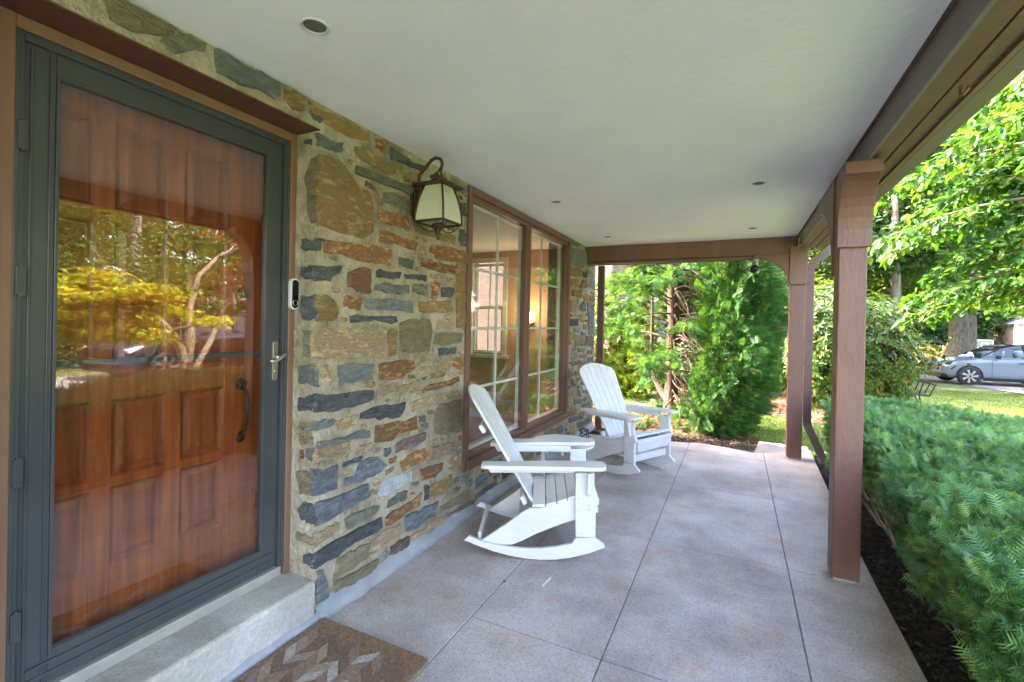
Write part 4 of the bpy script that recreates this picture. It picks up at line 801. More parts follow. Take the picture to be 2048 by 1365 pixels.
# paint drip and small litter on the slab
b = MB(); b.prism([(-.972, 2.50), (-.964, 2.495), (-.958, 2.55), (-.953, 2.60), (-.962, 2.615), (-.968, 2.57)], .0005, .0015, 2); b.build('paint_smear', mat('dried white paint', (.6, .62, .62), rough=.6), label='short white paint smear on the porch slab in front of the near rocking chair', cat='paint smear')
M_lit = mat('dry leaf', (.05, .035, .02), (.13, .08, .05), 30, .8); M_litg = mat('green sprig', (.03, .06, .03), rough=.7); M_litr = mat('dark red leaf', (.13, .025, .03), rough=.6)
lit = [(-1.17, 2.43, 'tiny green fir tip on the slab joint left of the paint smear', M_litg), (-1.23, 2.66, 'small dark evergreen tip beside the near rocker on the slab', M_litg), (.065, 1.66, 'small dark red leaf lying on the slab near the lower right joint', M_litr), (.10, 1.98, 'thin dark twig lying on the slab beside the long right joint', M_lit), (.78, 3.13, 'small pale dry leaf beside the near post foot', M_lit)]
for x, y, lb, m_ in lit:
    r_ = random.Random(lb); k = 5; P = np.array([(x, y, .004)]*k); a = np.array([r_.uniform(-1.2, 1.2)+r_.choice([0, 3]) for _ in range(k)])
    D = np.stack([np.cos(a), np.sin(a), np.full(k, .12)], 1); tv = np.array([(0, 0, 0), (.5, .16, .03), (1, 0, 0), (.5, -.16, .03)])
    V, F = scatter(tv, np.array([(0, 1, 2), (0, 2, 3)]), P, D, np.array([(0, 0, 1.)]*k), np.array([r_.uniform(.014, .026) for _ in range(k)]))
    mesh_np('fallen_leaf' if 'leaf' in lb else 'fallen_sprig', V, F, m_, label=lb, cat='leaf' if 'leaf' in lb else 'twig')
n = 260; P = np.stack([RNG.uniform(-1.8, .74, n), RNG.uniform(.6, 6.2, n)**1, np.full(n, .003)], 1); near_wall = RNG.random(n) < .45; P[near_wall, 0] = RNG.uniform(-1.79, -1.3, near_wall.sum())
a = RNG.uniform(0, 6.28, n); D = np.stack([np.cos(a), np.sin(a), np.full(n, .05)], 1); tv = np.array([(0, -.2, 0), (0, .2, .1), (1, 0, .05)])
V, F = scatter(tv, np.array([(0, 1, 2)]), P, D, np.tile([0, 0, 1.], (n, 1)), RNG.uniform(.004, .013, n)); mesh_np('leaf_litter', V, F, M_lit, kind='stuff')
# black cable bundle behind the far chair
b = MB(); pts = []
for k in range(60): a = k*.75; pts.append((-1.72+.05*math.cos(a)+.01*math.sin(k*2.1), 5.78+.055*math.sin(a*1.1), .10+.07*math.sin(a*.63)+.012*math.cos(k)))
b.tube(pts, .004, 5); b.build('cable_bundle', M_black, label='tangled black cable heaped against the wall behind the far rocking chair', cat='cable')
# ------------------------------------------------------------------ terrain helpers
def ssv(t): t = np.clip(t, 0, 1); return t*t*(3-2*t)
def gz(y): return -.12-.55*ssv((np.asarray(y, float)-8)/19)-.4*ssv((np.asarray(y, float)-27)/30)
def gzf(y): return float(gz(y))
gx = np.concatenate([[-150, -60], np.linspace(-30, 60, 46), [100, 150]]); gy = np.concatenate([[-60, -20, 0], np.linspace(6, 64, 117), [100, 160]])
GX, GY = np.meshgrid(gx, gy); GZ = gz(GY)+.012*np.sin(GX*1.7)*np.cos(GY*1.3)*(GY > 7)
nx, ny = len(gx), len(gy); idx = np.arange(nx*ny).reshape(ny, nx)
F = np.stack([idx[:-1, :-1], idx[:-1, 1:], idx[1:, 1:], idx[1:, :-1]], -1).reshape(-1, 4)
mesh_np('lawn', np.stack([GX, GY, GZ], -1).reshape(-1, 3), F, M_lawn, kind='structure', smooth=True)
def ground_sheet(name, outline, lift, m, **t):
    bm = bmesh.new(); f = bm.faces.new([bm.verts.new((x, y, 0)) for x, y in outline])
    ys_ = [p[1] for p in outline]; y = math.floor(min(ys_))+1
    while y < max(ys_):
        bmesh.ops.bisect_plane(bm, geom=bm.verts[:]+bm.edges[:]+bm.faces[:], plane_co=(0, y, 0), plane_no=(0, 1, 0)); y += 1
    for v in bm.verts: v.co.z = gzf(v.co.y)+lift
    bmesh.ops.triangulate(bm, faces=bm.faces); bmesh.ops.recalc_face_normals(bm, faces=bm.faces)
    me = bpy.data.meshes.new(name); bm.to_mesh(me); bm.free(); me.materials.append(m); o = bpy.data.objects.new(name, me); COL.objects.link(o); return tagobj(o, **t)
def blob_outline(cx, cy, rx, ry, n=40, j=.1, seed=0):
    r = random.Random(seed); ph = [r.uniform(0, 6) for _ in range(3)]
    return [(cx+rx*math.cos(t)*(1+j*math.sin(3*t+ph[0])+j*.4*math.sin(7*t+ph[1])), cy+ry*math.sin(t)*(1+j*math.sin(2*t+ph[2]))) for t in [2*PI*k/n for k in range(n)]]
def sheet(name, outline, z, m, h=.05, **t):
    b = MB(); b.prism(outline, z-h, z, 2); return b.build(name, m, bevel=.015, **t)
BED1 = [(.72, -3), (2.35, -3), (2.4, 5.9), (1.6, 6.4), (1.1, 6.9), (.9, 6.86), (.80, 5.2), (.74, 3.7)]
BED2 = [(-3.6, 6.7), (-1.0, 6.2), (-.4, 6.35), (.2, 6.2), (.42, 7.0), (.30, 7.5), (.1, 7.85), (-.5, 8.3), (-.9, 8.75), (-1.6, 9.0), (-3.6, 9.1)]
BED3 = [(.2, 10.4), (1.0, 9.5), (2.0, 9.6), (3.0, 10.4), (3.7, 12.0), (3.3, 14), (1.5, 15), (-.6, 14.4), (-2.2, 13.2), (-1.4, 11.2)]
sheet('mulch_bed', BED1, -.05, M_mulch, .1, kind='structure'); sheet('mulch_bed', BED2, -.07, M_needle, .1, kind='structure')
ground_sheet('mulch_bed', BED3, .02, M_needle, kind='structure')
sheet('mulch_edge', [(-1.9, 6.2), (-.8, 6.3), (-.4, 6.4), (.3, 6.2), (.5, 6.9), (.1, 7.3), (-.6, 7.1), (-1.9, 7.0)], -.055, M_mulch, .1, kind='structure')
DRV = [(6.4, 29.2), (7.0, 28.3), (7.6, 26.9), (8.2, 25.7), (8.5, 23.8), (8.8, 21.4), (9.5, 19.2), (12, 17.4), (34, 16.4), (34, 31), (11, 31.2), (9.1, 30.9), (8.5, 31.6), (7.6, 33.5), (6.2, 33.6), (5.6, 31)]
ground_sheet('driveway', DRV, .03, M_asph, kind='structure')
ground_sheet('street', [(-90, 47.5), (110, 43), (110, 55), (-90, 59)], .03, M_asph, kind='structure')
ground_sheet('side_driveway', [(7.4, 2), (11, 2), (11, 12.5), (7.8, 12.5)], .03, M_asph, kind='structure')
def inside(x, y, poly):
    c = np.zeros(len(x), bool); n = len(poly)
    for i in range(n):
        (x1, y1), (x2, y2) = poly[i], poly[(i+1) % n]
        k = ((y1 > y) != (y2 > y)) & (x < (x2-x1)*(y-y1)/((y2-y1) or 1e-9)+x1); c ^= k
    return c
# grass
M_grass = leaf_mat('grass blade', [(0, (.10, .17, .035)), (.55, (.17, .235, .06)), (.9, (.23, .27, .085)), (1, (.32, .30, .14))], .35, .5, .03, (1.5, 1.5, .5))
N = 170000
y = 6.6+15*RNG.random(N)**1.35; x = RNG.uniform(-3, 1, N)*1.0; x = np.where(RNG.random(N) < .8, RNG.uniform(-.1, .50, N)*y, x)
keep = ~(inside(x, y, BED1) | inside(x, y, BED2) | inside(x, y, BED3) | inside(x, y, DRV)) & ~((x < .9) & (y < 6.9)); x, y = x[keep], y[keep]
d = np.hypot(x, y); n = len(x); P = np.stack([x, y, gz(y)-.003], 1); D = nrm(np.stack([RNG.normal(0, .45, n), RNG.normal(0, .45, n), np.ones(n)], 1))
tv = np.array([(0, -.13, 0), (0, .13, 0), (.55, .09, .02), (1, 0, .14)]); V, F = scatter(tv, np.array([(0, 1, 2), (0, 2, 3)]), P, D, rvec(n), RNG.uniform(.026, .055, n)*(.9+d*.012))
mesh_np('grass', V, F, M_grass, kind='stuff')
# mulch chips
M_chip = mat('mulch chip', (.012, .01, .009), (.06, .045, .035), 30, .9); M_chip2 = mat('needle chip', (.09, .04, .02), (.34, .16, .07), 30, .9)
def chips(name, poly, n, m, z, size, flat=True):
    xs_ = [p[0] for p in poly]; ys_ = [p[1] for p in poly]; x = RNG.uniform(min(xs_), max(xs_), n*2); y = RNG.uniform(max(min(ys_), .8), max(ys_), n*2)
    k = inside(x, y, poly); x, y = x[k][:n], y[k][:n]; n = len(x); a = RNG.uniform(0, 6.28, n)
    P = np.stack([x, y, (z if flat else gz(y)+z)+RNG.uniform(0, .018, n)], 1); D = np.stack([np.cos(a), np.sin(a), RNG.normal(0, .25, n)], 1)
    tv = np.array([(0, -.16, 0), (.1, .18, .05), (1, .1, 0), (.9, -.16, .06)]); V, F = scatter(tv, np.array([(0, 1, 2), (0, 2, 3)]), P, D, nrm(RNG.normal(0, .4, (n, 3))+[0, 0, 1]), RNG.uniform(*size, n))
    return mesh_np(name, V, F, m, kind='stuff')
chips('mulch_chips', BED1, 26000, M_chip, -.05, (.012, .04)); chips('needle_litter', BED2, 16000, M_chip2, -.068, (.02, .06)); chips('needle_litter', BED3, 9000, M_chip2, .022, (.03, .08), False)
chips('mulch_chips', [(-1.9, 6.2), (-.8, 6.3), (-.4, 6.4), (.3, 6.2), (.5, 6.9), (.1, 7.3), (-.6, 7.1), (-1.9, 7.0)], 7000, M_chip, -.055, (.012, .04))

# ------------------------------------------------------------------ yew hedge
M_yew = leaf_mat('yew needles', [(0, (.06, .14, .06)), (.4, (.11, .22, .10)), (.75, (.16, .29, .12)), (.9, (.20, .33, .10)), (.965, (.24, .37, .09)), (.975, (.22, .33, .06)), (.992, (.26, .36, .06)), (.996, (.28, .15, .07)), (1, (.26, .14, .07))], .26, .38, .10, (1.3, 1.6, .5))
hg = empty('yew_hedge', (1.7, 3, -.05), label='broad clipped dark green yew hedge running beside the porch in black mulch', cat='hedge')
def hleft(y): return .77+.03*ssv((y-2)/1.5)+.035*np.sin(y*1.9)+.10*ssv((y-2.6)/3.2)+.03*np.sin(y*5.1+1)
def clump(u, v, s=1.): return np.sin(u*31*s+2.1*np.sin(v*17*s))*np.sin(v*27*s+1.7*np.sin(u*23*s))
def htop(x, y): return .765+.030*clump(x, y)+.018*clump(x+3, y+1, .45)+.022*np.sin(x*2.3+y*1.1)+.018*np.sin(y*3.7+x*4)+.012*np.sin(x*9+y*7)
Ps, Ns = [], []
N1 = 38000; y = .7+5.35*RNG.random(N1)**.9; x = RNG.uniform(0, 1, N1); x = hleft(y)+.06+x*(np.minimum(2.3, .52*y+.35)-hleft(y)); k = (x < 2.25-.03*np.sin(y*6)) & (x > hleft(y)+.03) & (((np.maximum(x-1.55, 0)/.72)**2.2+(np.maximum(y-4.9, 0)/1.2)**2.6) < 1); x, y = x[k], y[k]
z = htop(x, y)-.10*np.exp(-(x-hleft(y))/.07)-RNG.random(len(x))**2*.10; Ps.append(np.stack([x, y, z], 1)); Ns.append(np.stack([-.9*np.exp(-(x-hleft(y))/.08), 0*x, np.ones(len(x))], 1))
N2 = 20000; y = .7+5.35*RNG.random(N2); t = RNG.random(N2)**.8; z = .12+t*.60; x = hleft(y)+.13*(1-ssv((z-.1)/.42))+.05*np.sin(y*7+z*9)*.5+.035*clump(y, z)+RNG.random(N2)**1.5*.12+.02
keepg = RNG.random(N2) < (.35+.65*ssv((z-.12)/.22)); Ps.append(np.stack([x, y, z], 1)[keepg]); Ns.append(np.stack([-np.ones(N2), RNG.normal(0, .2, N2), .45+0*z], 1)[keepg])
N3 = 4500; th = RNG.uniform(0, PI/2, N3); x = np.where(RNG.random(N3) < .35, RNG.uniform(.9, 1.55, N3), 1.55+.70*np.sin(th)); z = RNG.uniform(-.0, .74, N3); y = np.where(x <= 1.55, 6.08, 4.9+1.18*np.cos(th)**.8)-RNG.random(N3)*.12; Ps.append(np.stack([x, y, z], 1)); Ns.append(np.stack([0*x, np.ones(N3), .4+0*x], 1))
P = np.concatenate(Ps); Nn = nrm(np.concatenate(Ns)); n = len(P)
D = nrm(Nn*.70+rvec(n)*1.0+np.array([0, 0, .12])); U = nrm(Nn+rvec(n)*1.0)
V, F = scatter(YEW[0], YEW[1], P-D*.025, D, U, RNG.uniform(.038, .08, n))
mesh_np('foliage', V-[1.7, 3, -.05], F, M_yew, hg, kind='stuff')
# loose shoots poking out
n = 900; y = RNG.uniform(.7, 5.7, n); x = RNG.uniform(.8, 1.9, n); x = np.maximum(x, hleft(y)); P = np.stack([x, y, htop(x, y)+.0], 1); D = nrm(rvec(n)*.6+[0, 0, 1.]); V, F = scatter(YEW[0], YEW[1], P, D, rvec(n), RNG.uniform(.05, .09, n)); mesh_np('new_shoots', V-[1.7, 3, -.05], F, M_yew, hg, kind='stuff')
M_core = mat('painted hedge shade', (.012, .016, .008), (.04, .03, .018), 20, 1)
b = MB(); b.box(1.12-1.7, 1.95-1.7, -2.6-3, 5.3-3, .30+.05, .62+.05); b.build('light_block_core', M_core, hg)  # solid dark box added inside the hedge to block light, shade in its colour
rr = random.Random(9)
for k in range(26):
    y = .9+k*.195+rr.uniform(-.05, .05); x = rr.uniform(1.05, 1.35); b = MB(); pts = [(x-1.7, y-3, 0)]
    for j in range(5): pts.append((pts[-1][0]-rr.uniform(-.01, .09), pts[-1][1]+rr.uniform(-.07, .07), pts[-1][2]+rr.uniform(.07, .13)))
    b.tube(pts, [.016, .013, .011, .009, .007, .004], 6); b.build('stem', M_twig, hg, smooth=True)
b = MB(); b.tube([(1.14-1.7, 2.25-3, .22), (1.02-1.7, 2.20-3, .215), (.93-1.7, 2.17-3, .20)], [.017, .015, .013], 8); b.build('cut_stub', mat('cut wood', (.42, .28, .18), (.5, .36, .25), 12, .8), hg, smooth=True)
hg.location = (1.7, 3, -.05)

# ------------------------------------------------------------------ trees
def limb(b, p, d, L, r, depth, rng, tips, gravity=.0, seg=5, spread=.6, up=.2, kids=(2, 3)):
    pts = [Vector(p)]; rs = [r]; d = Vector(d).normalized()
    for i in range(seg):
        d = (d+Vector((rng.gauss(0, .10), rng.gauss(0, .10), rng.gauss(0, .08)+up*.12-gravity*.12))).normalized(); pts.append(pts[-1]+d*L/seg); rs.append(r*(1-.5*(i+1)/seg))
    b.tube(pts, rs, 7 if r > .05 else 5, caps=False)
    if depth == 0: tips.append((pts[-1], d)); tips.append((pts[len(pts)//2], d)); return
    for k in range(rng.randint(*kids)):
        j = rng.randint(seg//2, seg); a = rng.uniform(0, 2*PI); s_ = Vector((math.cos(a), math.sin(a), rng.uniform(-.2, .5)))
        limb(b, pts[j], (d+s_*spread).normalized(), L*rng.uniform(.5, .75), rs[j]*.75, depth-1, rng, tips, gravity, seg, spread, up, kids)
def leaves_at(centers, n, rad, tmpl, size, rng=RNG, flat=.5, droop=0., squash=(1, 1, .6)):
    C = np.asarray(centers, float); i = rng.integers(0, len(C), n); P = C[i]+rng.normal(size=(n, 3))*rad*np.array(squash)
    D = nrm(np.stack([rng.normal(size=n), rng.normal(size=n), rng.normal(0, .35, n)-droop], 1)); U = nrm(rng.normal(size=(n, 3))*(1-flat)+np.array([0, 0, flat*1.6]))
    return scatter(tmpl[0], tmpl[1], P, D, U, rng.uniform(*size, n))
def crown_mesh(nl, R, clumps, leaf, tmpl, seed, thick=.16, hole=.0):
    g_ = np.random.default_rng(seed); c = nrm(g_.normal(size=(clumps, 3)))*(.35+.65*g_.random((clumps, 1))**.45); c[:, 2] = c[:, 2]*.9
    # lumpy silhouette
    c *= (1+.16*np.sin(c[:, :1]*5+seed)+.12*np.cos(c[:, 1:2]*6+c[:, 2:3]*4)); c = c*np.array(R)
    sz = g_.uniform(.6, 1.5, clumps)*thick*max(R); i = g_.integers(0, clumps, nl); off = g_.normal(size=(nl, 3))*np.array([1, 1, .55]); P = c[i]+off*sz[i][:, None]*.6
    D = nrm(g_.normal(size=(nl, 3))*[1, 1, .5]+[0, 0, -.25]); U = nrm(g_.normal(size=(nl, 3))*.7+[0, 0, .8])
    return scatter(tmpl[0], tmpl[1], P, D, U, g_.uniform(*leaf, nl)), c
M_leafA = leaf_mat('mid green leaf', [(0, (.035, .085, .014)), (.5, (.06, .125, .02)), (1, (.10, .165, .028))], .42)  # plain mid green, tone differs from leaf to leaf
M_leafB = leaf_mat('blue green leaf', [(0, (.03, .075, .03)), (.5, (.05, .11, .04)), (1, (.085, .15, .055))], .38)
M_leafY = leaf_mat('yellow green leaf', [(0, (.045, .09, .014)), (.5, (.075, .125, .018)), (1, (.12, .155, .024))], .48)
M_big = leaf_mat('large soft leaf', [(0, (.026, .09, .018)), (.5, (.05, .13, .024)), (.85, (.085, .165, .028)), (1, (.15, .19, .03))], .40, .4, .04)
def tree(name, label, x, y, H, R, crownz, trunk_r, lm, seed, nl=16000, leaf=(.16, .30), tmpl=LEAF_SIMPLE, clumps=150, cat='tree', group=None, bark=None, mesh=None, lean=(0, 0)):
    t = empty(name, (x, y, gzf(y)-.05), label=label, cat=cat, group=group); rng = random.Random(seed)
    if mesh is None: (V, F), c = crown_mesh(nl, R, clumps, leaf, tmpl, seed); o = mesh_np('crown', V, F, lm, t, kind='stuff')
    else: o = bpy.data.objects.new('crown', mesh.data); COL.objects.link(o); o.parent = t; o['kind'] = 'stuff'; c = None
    o.location = (0, 0, crownz)
    b = MB(); tips = []; pts = [(0, 0, 0), (0, 0, .25), (lean[0]*.2, lean[1]*.2, 1.2), (lean[0]*.5, lean[1]*.5, H*.35), (lean[0], lean[1], H*.6)]
    b.tube(pts, [trunk_r*1.45, trunk_r*1.12, trunk_r, trunk_r*.8, trunk_r*.5], 14); b.build('trunk', bark or M_bark, t, smooth=True)
    b = MB()
    for k in range(7):
        a = rng.uniform(0, 2*PI); z = rng.uniform(.28, .6)*H; limb(b, (lean[0]*z/H*1.4, lean[1]*z/H*1.4, z), (math.cos(a), math.sin(a), .7), max(R)*.6, trunk_r*.35, 2, rng, tips)
    b.build('branches', bark or M_bark, t, smooth=True)
    return t, o

# big oak behind the car with its low limb
(V, F), cc = crown_mesh(22000, (9.5, 7, 5.6), 170, (.26, .5), LEAF_OVAL, 3, .13)
ok = empty('oak_tree', (9.95, 30.4, gzf(30.4)-.1), label='large oak with thick grey furrowed trunk rising behind the silver blue car', cat='tree')
o = mesh_np('crown', V, F, M_leafA, ok, kind='stuff'); o.location = (-.5, 0, 9.6)
b = MB(); n = 20; prof = [(0, 1.0), (.35, .70), (.9, .575), (2, .51), (3.2, .48), (4.4, .50), (5.2, .44), (7.5, .38), (9.5, .31), (12.5, .22)]
rr = random.Random(4); vs = []
for i, (z, r) in enumerate(prof):
    for k in range(n):
        a = 2*PI*k/n; q = r*(1+.05*math.sin(3*a+z)+.03*math.sin(7*a+z*2)); vs.append((q*math.cos(a)+.02*z, q*math.sin(a), z))
b.add(vs, [(i*n+k, i*n+(k+1) % n, (i+1)*n+(k+1) % n, (i+1)*n+k) for i in range(len(prof)-1) for k in range(n)]); b.build('trunk', M_bark, ok, smooth=True)
b = MB(); b.tube([(-.1, 0, 3.35), (-.5, 0, 3.5), (-1.1, -.1, 4.15), (-1.9, -.2, 4.6), (-2.7, -.3, 5.3), (-3.6, -.3, 5.9), (-5.0, -.4, 6.6)], [.36, .29, .24, .20, .17, .13, .06], 10); b.build('limb', M_bark, ok, smooth=True)
tips = []; b = MB()
for p_, d_, L, r in [((-1.9, -.2, 4.6), (-.5, -.6, .6), 2.2, .09), ((-3.6, -.3, 5.9), (-.8, .3, -.1), 2.0, .08), ((.1, 0, 5.2), (.8, -.3, .7), 4, .2), ((.1, 0, 6.5), (-.6, -.5, .8), 4, .18), ((.2, 0, 8), (.5, .6, .8), 4, .16), ((.2, 0, 4.6), (-.5, -.8, .8), 2.5, .12)]: limb(b, p_, d_, L, r, 2, rr, tips)
b.build('branches', M_bark, ok, smooth=True)
V, F = leaves_at([tuple(t[0]) for t in tips]+[(-3, -.8, 4.4), (-4, -.5, 5.2), (-2, -1.0, 5.4), (-4.5, -1, 4.6), (-1.5, -1.2, 6.2)], 9000, .55, LEAF_OVAL, (.2, .34), flat=.5, droop=.3); mesh_np('low_foliage', V, F, M_leafA, ok, kind='stuff')

# broad leaved tree at the right with hanging sprays
bt = empty('broadleaf_tree', (4.9, 8.5, gzf(8.5)), label='leafy tree with large soft green leaves hanging in front of the driveway at upper right', cat='tree')
rng = random.Random(21); b = MB(); tips = []
b.tube([(0, 0, -.1), (0, 0, .3), (.05, .05, 1.4), (0, 0, 2.6), (-.1, -.1, 4.2), (-.1, 0, 6)], [.19, .14, .12, .105, .08, .04], 12); b.build('trunk', M_bark, bt, smooth=True)
b = MB(); ctr = []
for k in range(46):
    a = rng.uniform(.35, 1.45)*PI if k % 4 else rng.uniform(0, 2*PI); z = rng.uniform(1.7, 5.2); L = rng.uniform(2.0, 3.1)*(1-.09*abs(z-3.4)**1.5); d = Vector((math.cos(a), math.sin(a), .35)); p = Vector((0, 0, z)); pts = [p]; rs_ = [.045]
    for j in range(9):
        d = (d+Vector((rng.gauss(0, .07), rng.gauss(0, .07), -.085))).normalized(); p = p+d*L/9; pts.append(p); rs_.append(.045*(1-.1*(j+1)))
        if j > 2:
            for s_ in (-1, 1):
                side = Vector((-d.y, d.x, 0))*s_; q = p.copy(); dd = (d*.6+side*.8+Vector((0, 0, -.1))).normalized(); qs = [q]
                for m_ in range(4): dd = (dd+Vector((0, 0, -.07))).normalized(); q = q+dd*rng.uniform(.07, .13); qs.append(q); ctr.append((q, dd))
                b.tube(qs, [.008, .007, .006, .005, .003], 4, caps=False)
    b.tube(pts, rs_, 6, caps=False)
b.build('branches', M_twig, bt, smooth=True)
C_ = np.array([tuple(c[0]) for c in ctr]); Dd = np.array([tuple(c[1]) for c in ctr]); rep = 6; C_ = np.repeat(C_, rep, 0); Dd = np.repeat(Dd, rep, 0); n = len(C_)
P = C_+RNG.normal(0, .035, (n, 3)); D = nrm(Dd+RNG.normal(0, .55, (n, 3))+[0, 0, -.18]); U = nrm(RNG.normal(0, .28, (n, 3))+[0, 0, 1])
V, F = scatter(LEAF_OVAL[0], LEAF_OVAL[1], P, D, U, RNG.uniform(.09, .175, n)); mesh_np('foliage', V, F, M_big, bt, kind='stuff')

# background trees share two crown meshes
(V, F), _ = crown_mesh(22000, (4.2, 4.0, 4.6), 130, (.20, .40), LEAF_SIMPLE, 8, .15); cA = mesh_np('crown', V, F, M_leafA)
(V, F), _ = crown_mesh(22000, (4.4, 4.2, 4.0), 120, (.20, .40), LEAF_SIMPLE, 15, .16); cB = mesh_np('crown', V, F, M_leafB)
(V, F), _ = crown_mesh(20000, (4.0, 4.0, 4.4), 120, (.18, .36), LEAF_SIMPLE, 23, .16); cY = mesh_np('crown', V, F, M_leafY)
(V, F), _ = crown_mesh(36000, (4.2, 4.2, 4.2), 150, (.08, .16), LEAF_STAR if False else LEAF_SIMPLE, 27, .15); cF = mesh_np('crown', V, F, M_leafA)
far = [ # x, y, height of crown centre, scale, crown, label
 (5.0, 21.0, 6.6, .72, cB, 'blue green tree with hanging branches beyond the nearer post'),
 (3.2, 27, 6.4, 1.0, cY, 'bright yellow green tree behind the rhododendron'),
 (-1.5, 19, 5.6, .82, cY, 'yellow green tree lit from behind, beyond the arborvitae'),
 (-5.5, 25, 6.6, 1.1, cA, 'mid green tree beyond the left side of the arborvitae'),
 (1.2, 34, 6.8, 1.25, cB, 'dark green tree between the porch posts, far behind'),
 (7.2, 52, 5.4, 1.3, cB, 'dark green tree to the left of the oak trunk'), (12.2, 64, 6.5, 1.5, cA, 'tree left of the oak on the far side of the street'),
 (18.5, 70, 4.2, 1.15, cB, 'dark tree right of the oak trunk behind the basketball hoop'), (23.5, 78, 6.5, 1.6, cB, 'blue green tree beside the distant brick house'), (20, 46, 9.0, 1.3, cA, 'tall tree behind the oak at the right edge'),
 (29, 84, 9, 2.0, cA, 'tree rising behind the distant brick house'), (-3, 55, 7, 1.7, cA, 'far tree beyond the arborvitae, right of its trunk'), (-12, 50, 7, 1.8, cB, 'far tree behind the neighbouring brick house'), (4, 72, 8, 2.0, cA, 'far tree closing the view between the posts'),
 (20, 22, 6.5, 1.2, cY, 'tree mirrored high in the storm door glass'), (26, 14, 5.0, 1.2, cA, 'tree mirrored behind the maple in the storm door'), (27, 4, 5.0, 1.2, cB, 'dark tree mirrored at the left of the storm door glass'), (13.5, 8.5, 4.8, 1.15, cF, 'green tree mirrored straight behind the maple trunk in the storm door'), (13, 1.5, 4.8, 1.15, cF, 'green tree mirrored at the upper left of the storm door glass'), (25, 32, 8, 1.7, cA, 'tree standing beyond the driveway at right')]
first = set()
for i, (x, y, cz, s_, cm, lab) in enumerate(far):
    t = empty('background_tree', (x, y, gzf(y)-.1), label=lab, cat='tree', group='trees beyond the lawn and street')
    if cm.name not in first: o = cm; first.add(cm.name)
    else: o = bpy.data.objects.new('crown', cm.data); COL.objects.link(o)
    o.parent = t; o['kind'] = 'stuff'; o.location = (0, 0, cz); o.scale = (s_, s_, s_*.98); o.rotation_euler = (0, 0, i*1.31)
    rng = random.Random(i); b = MB(); r = .16*s_+.06; b.tube([(0, 0, 0), (0, 0, .3), (.1, 0, cz*.5), (0, 0, cz*1.1)], [r*1.5, r*1.1, r*.9, r*.5], 10); b.build('trunk', M_bark, t, smooth=True)
# low hedgerow closing the horizon
(V, F), _ = crown_mesh(30000, (34, 3, 2.6), 420, (.25, .55), LEAF_SIMPLE, 31, .035); o = mesh_np('distant_undergrowth', V, F, M_leafB, kind='stuff'); o.location = (8, 82, .8)
(V, F), _ = crown_mesh(16000, (2.2, 12, 2.2), 240, (.16, .32), LEAF_SIMPLE, 32, .07); o = mesh_np('distant_undergrowth', V, F, M_leafA, kind='stuff'); o.location = (16, 10, .5)
(V, F), _ = crown_mesh(14000, (7, 1.6, 1.9), 240, (.14, .28), LEAF_SIMPLE, 33, .07); o = mesh_np('distant_undergrowth', V, F, M_leafY, kind='stuff'); o.location = (0, 23.5, .8)

# arborvitae at the end of the porch
M_ced = leaf_mat('arborvitae sprays', [(0, (.03, .085, .028)), (.5, (.055, .14, .042)), (.93, (.09, .20, .06)), (.985, (.12, .23, .07)), (.996, (.22, .16, .06)), (1, (.24, .16, .07))], .42, .5, .03, (1.8, 1.6, .4))
av = empty('arborvitae', (-.98, 8.5, -.12), label='old arborvitae with bare reddish trunk and drooping feathery sprays beyond the porch end', cat='tree')
rng = random.Random(33); b = MB(); n = 14; vs = []
prof = [(0, .20, 0), (.12, .14, 0), (.35, .112, -.01), (.9, .095, -.02), (1.6, .088, .0), (2.4, .080, -.03), (3.4, .065, -.02), (4.6, .04, 0)]
for z, r, dx in prof:
    for k in range(n): a = 2*PI*k/n; q = r*(1+.10*math.sin(4*a+z)+.06*math.sin(9*a)); vs.append((q*math.cos(a)+dx, q*math.sin(a), z))
b.add(vs, [(i*n+k, i*n+(k+1) % n, (i+1)*n+(k+1) % n, (i+1)*n+k) for i in range(len(prof)-1) for k in range(n)]); b.build('trunk', M_bark2, av, smooth=True)
b = MB(); b.tube([(-.05, 0, .34), (-.2, .1, .48), (-.34, .2, .72), (-.4, .3, 1.2), (-.42, .35, 2.2)], [.085, .06, .045, .035, .02], 8, caps=False)
for k in range(16):
    a = rng.uniform(0, 2*PI); p = Vector((.08*math.cos(a), .08*math.sin(a), .06)); pts = [p]
    for j in range(5): pts.append(pts[-1]+Vector((math.cos(a+rng.uniform(-.5, .5))*.14, math.sin(a+rng.uniform(-.5, .5))*.14, -.015+.02*rng.random())))
    b.tube(pts, [.022, .016, .012, .009, .007, .004], 5, caps=False)
b.build('roots', M_bark2, av, smooth=True)
FP, FD, FS = [], [], []
bb = MB()
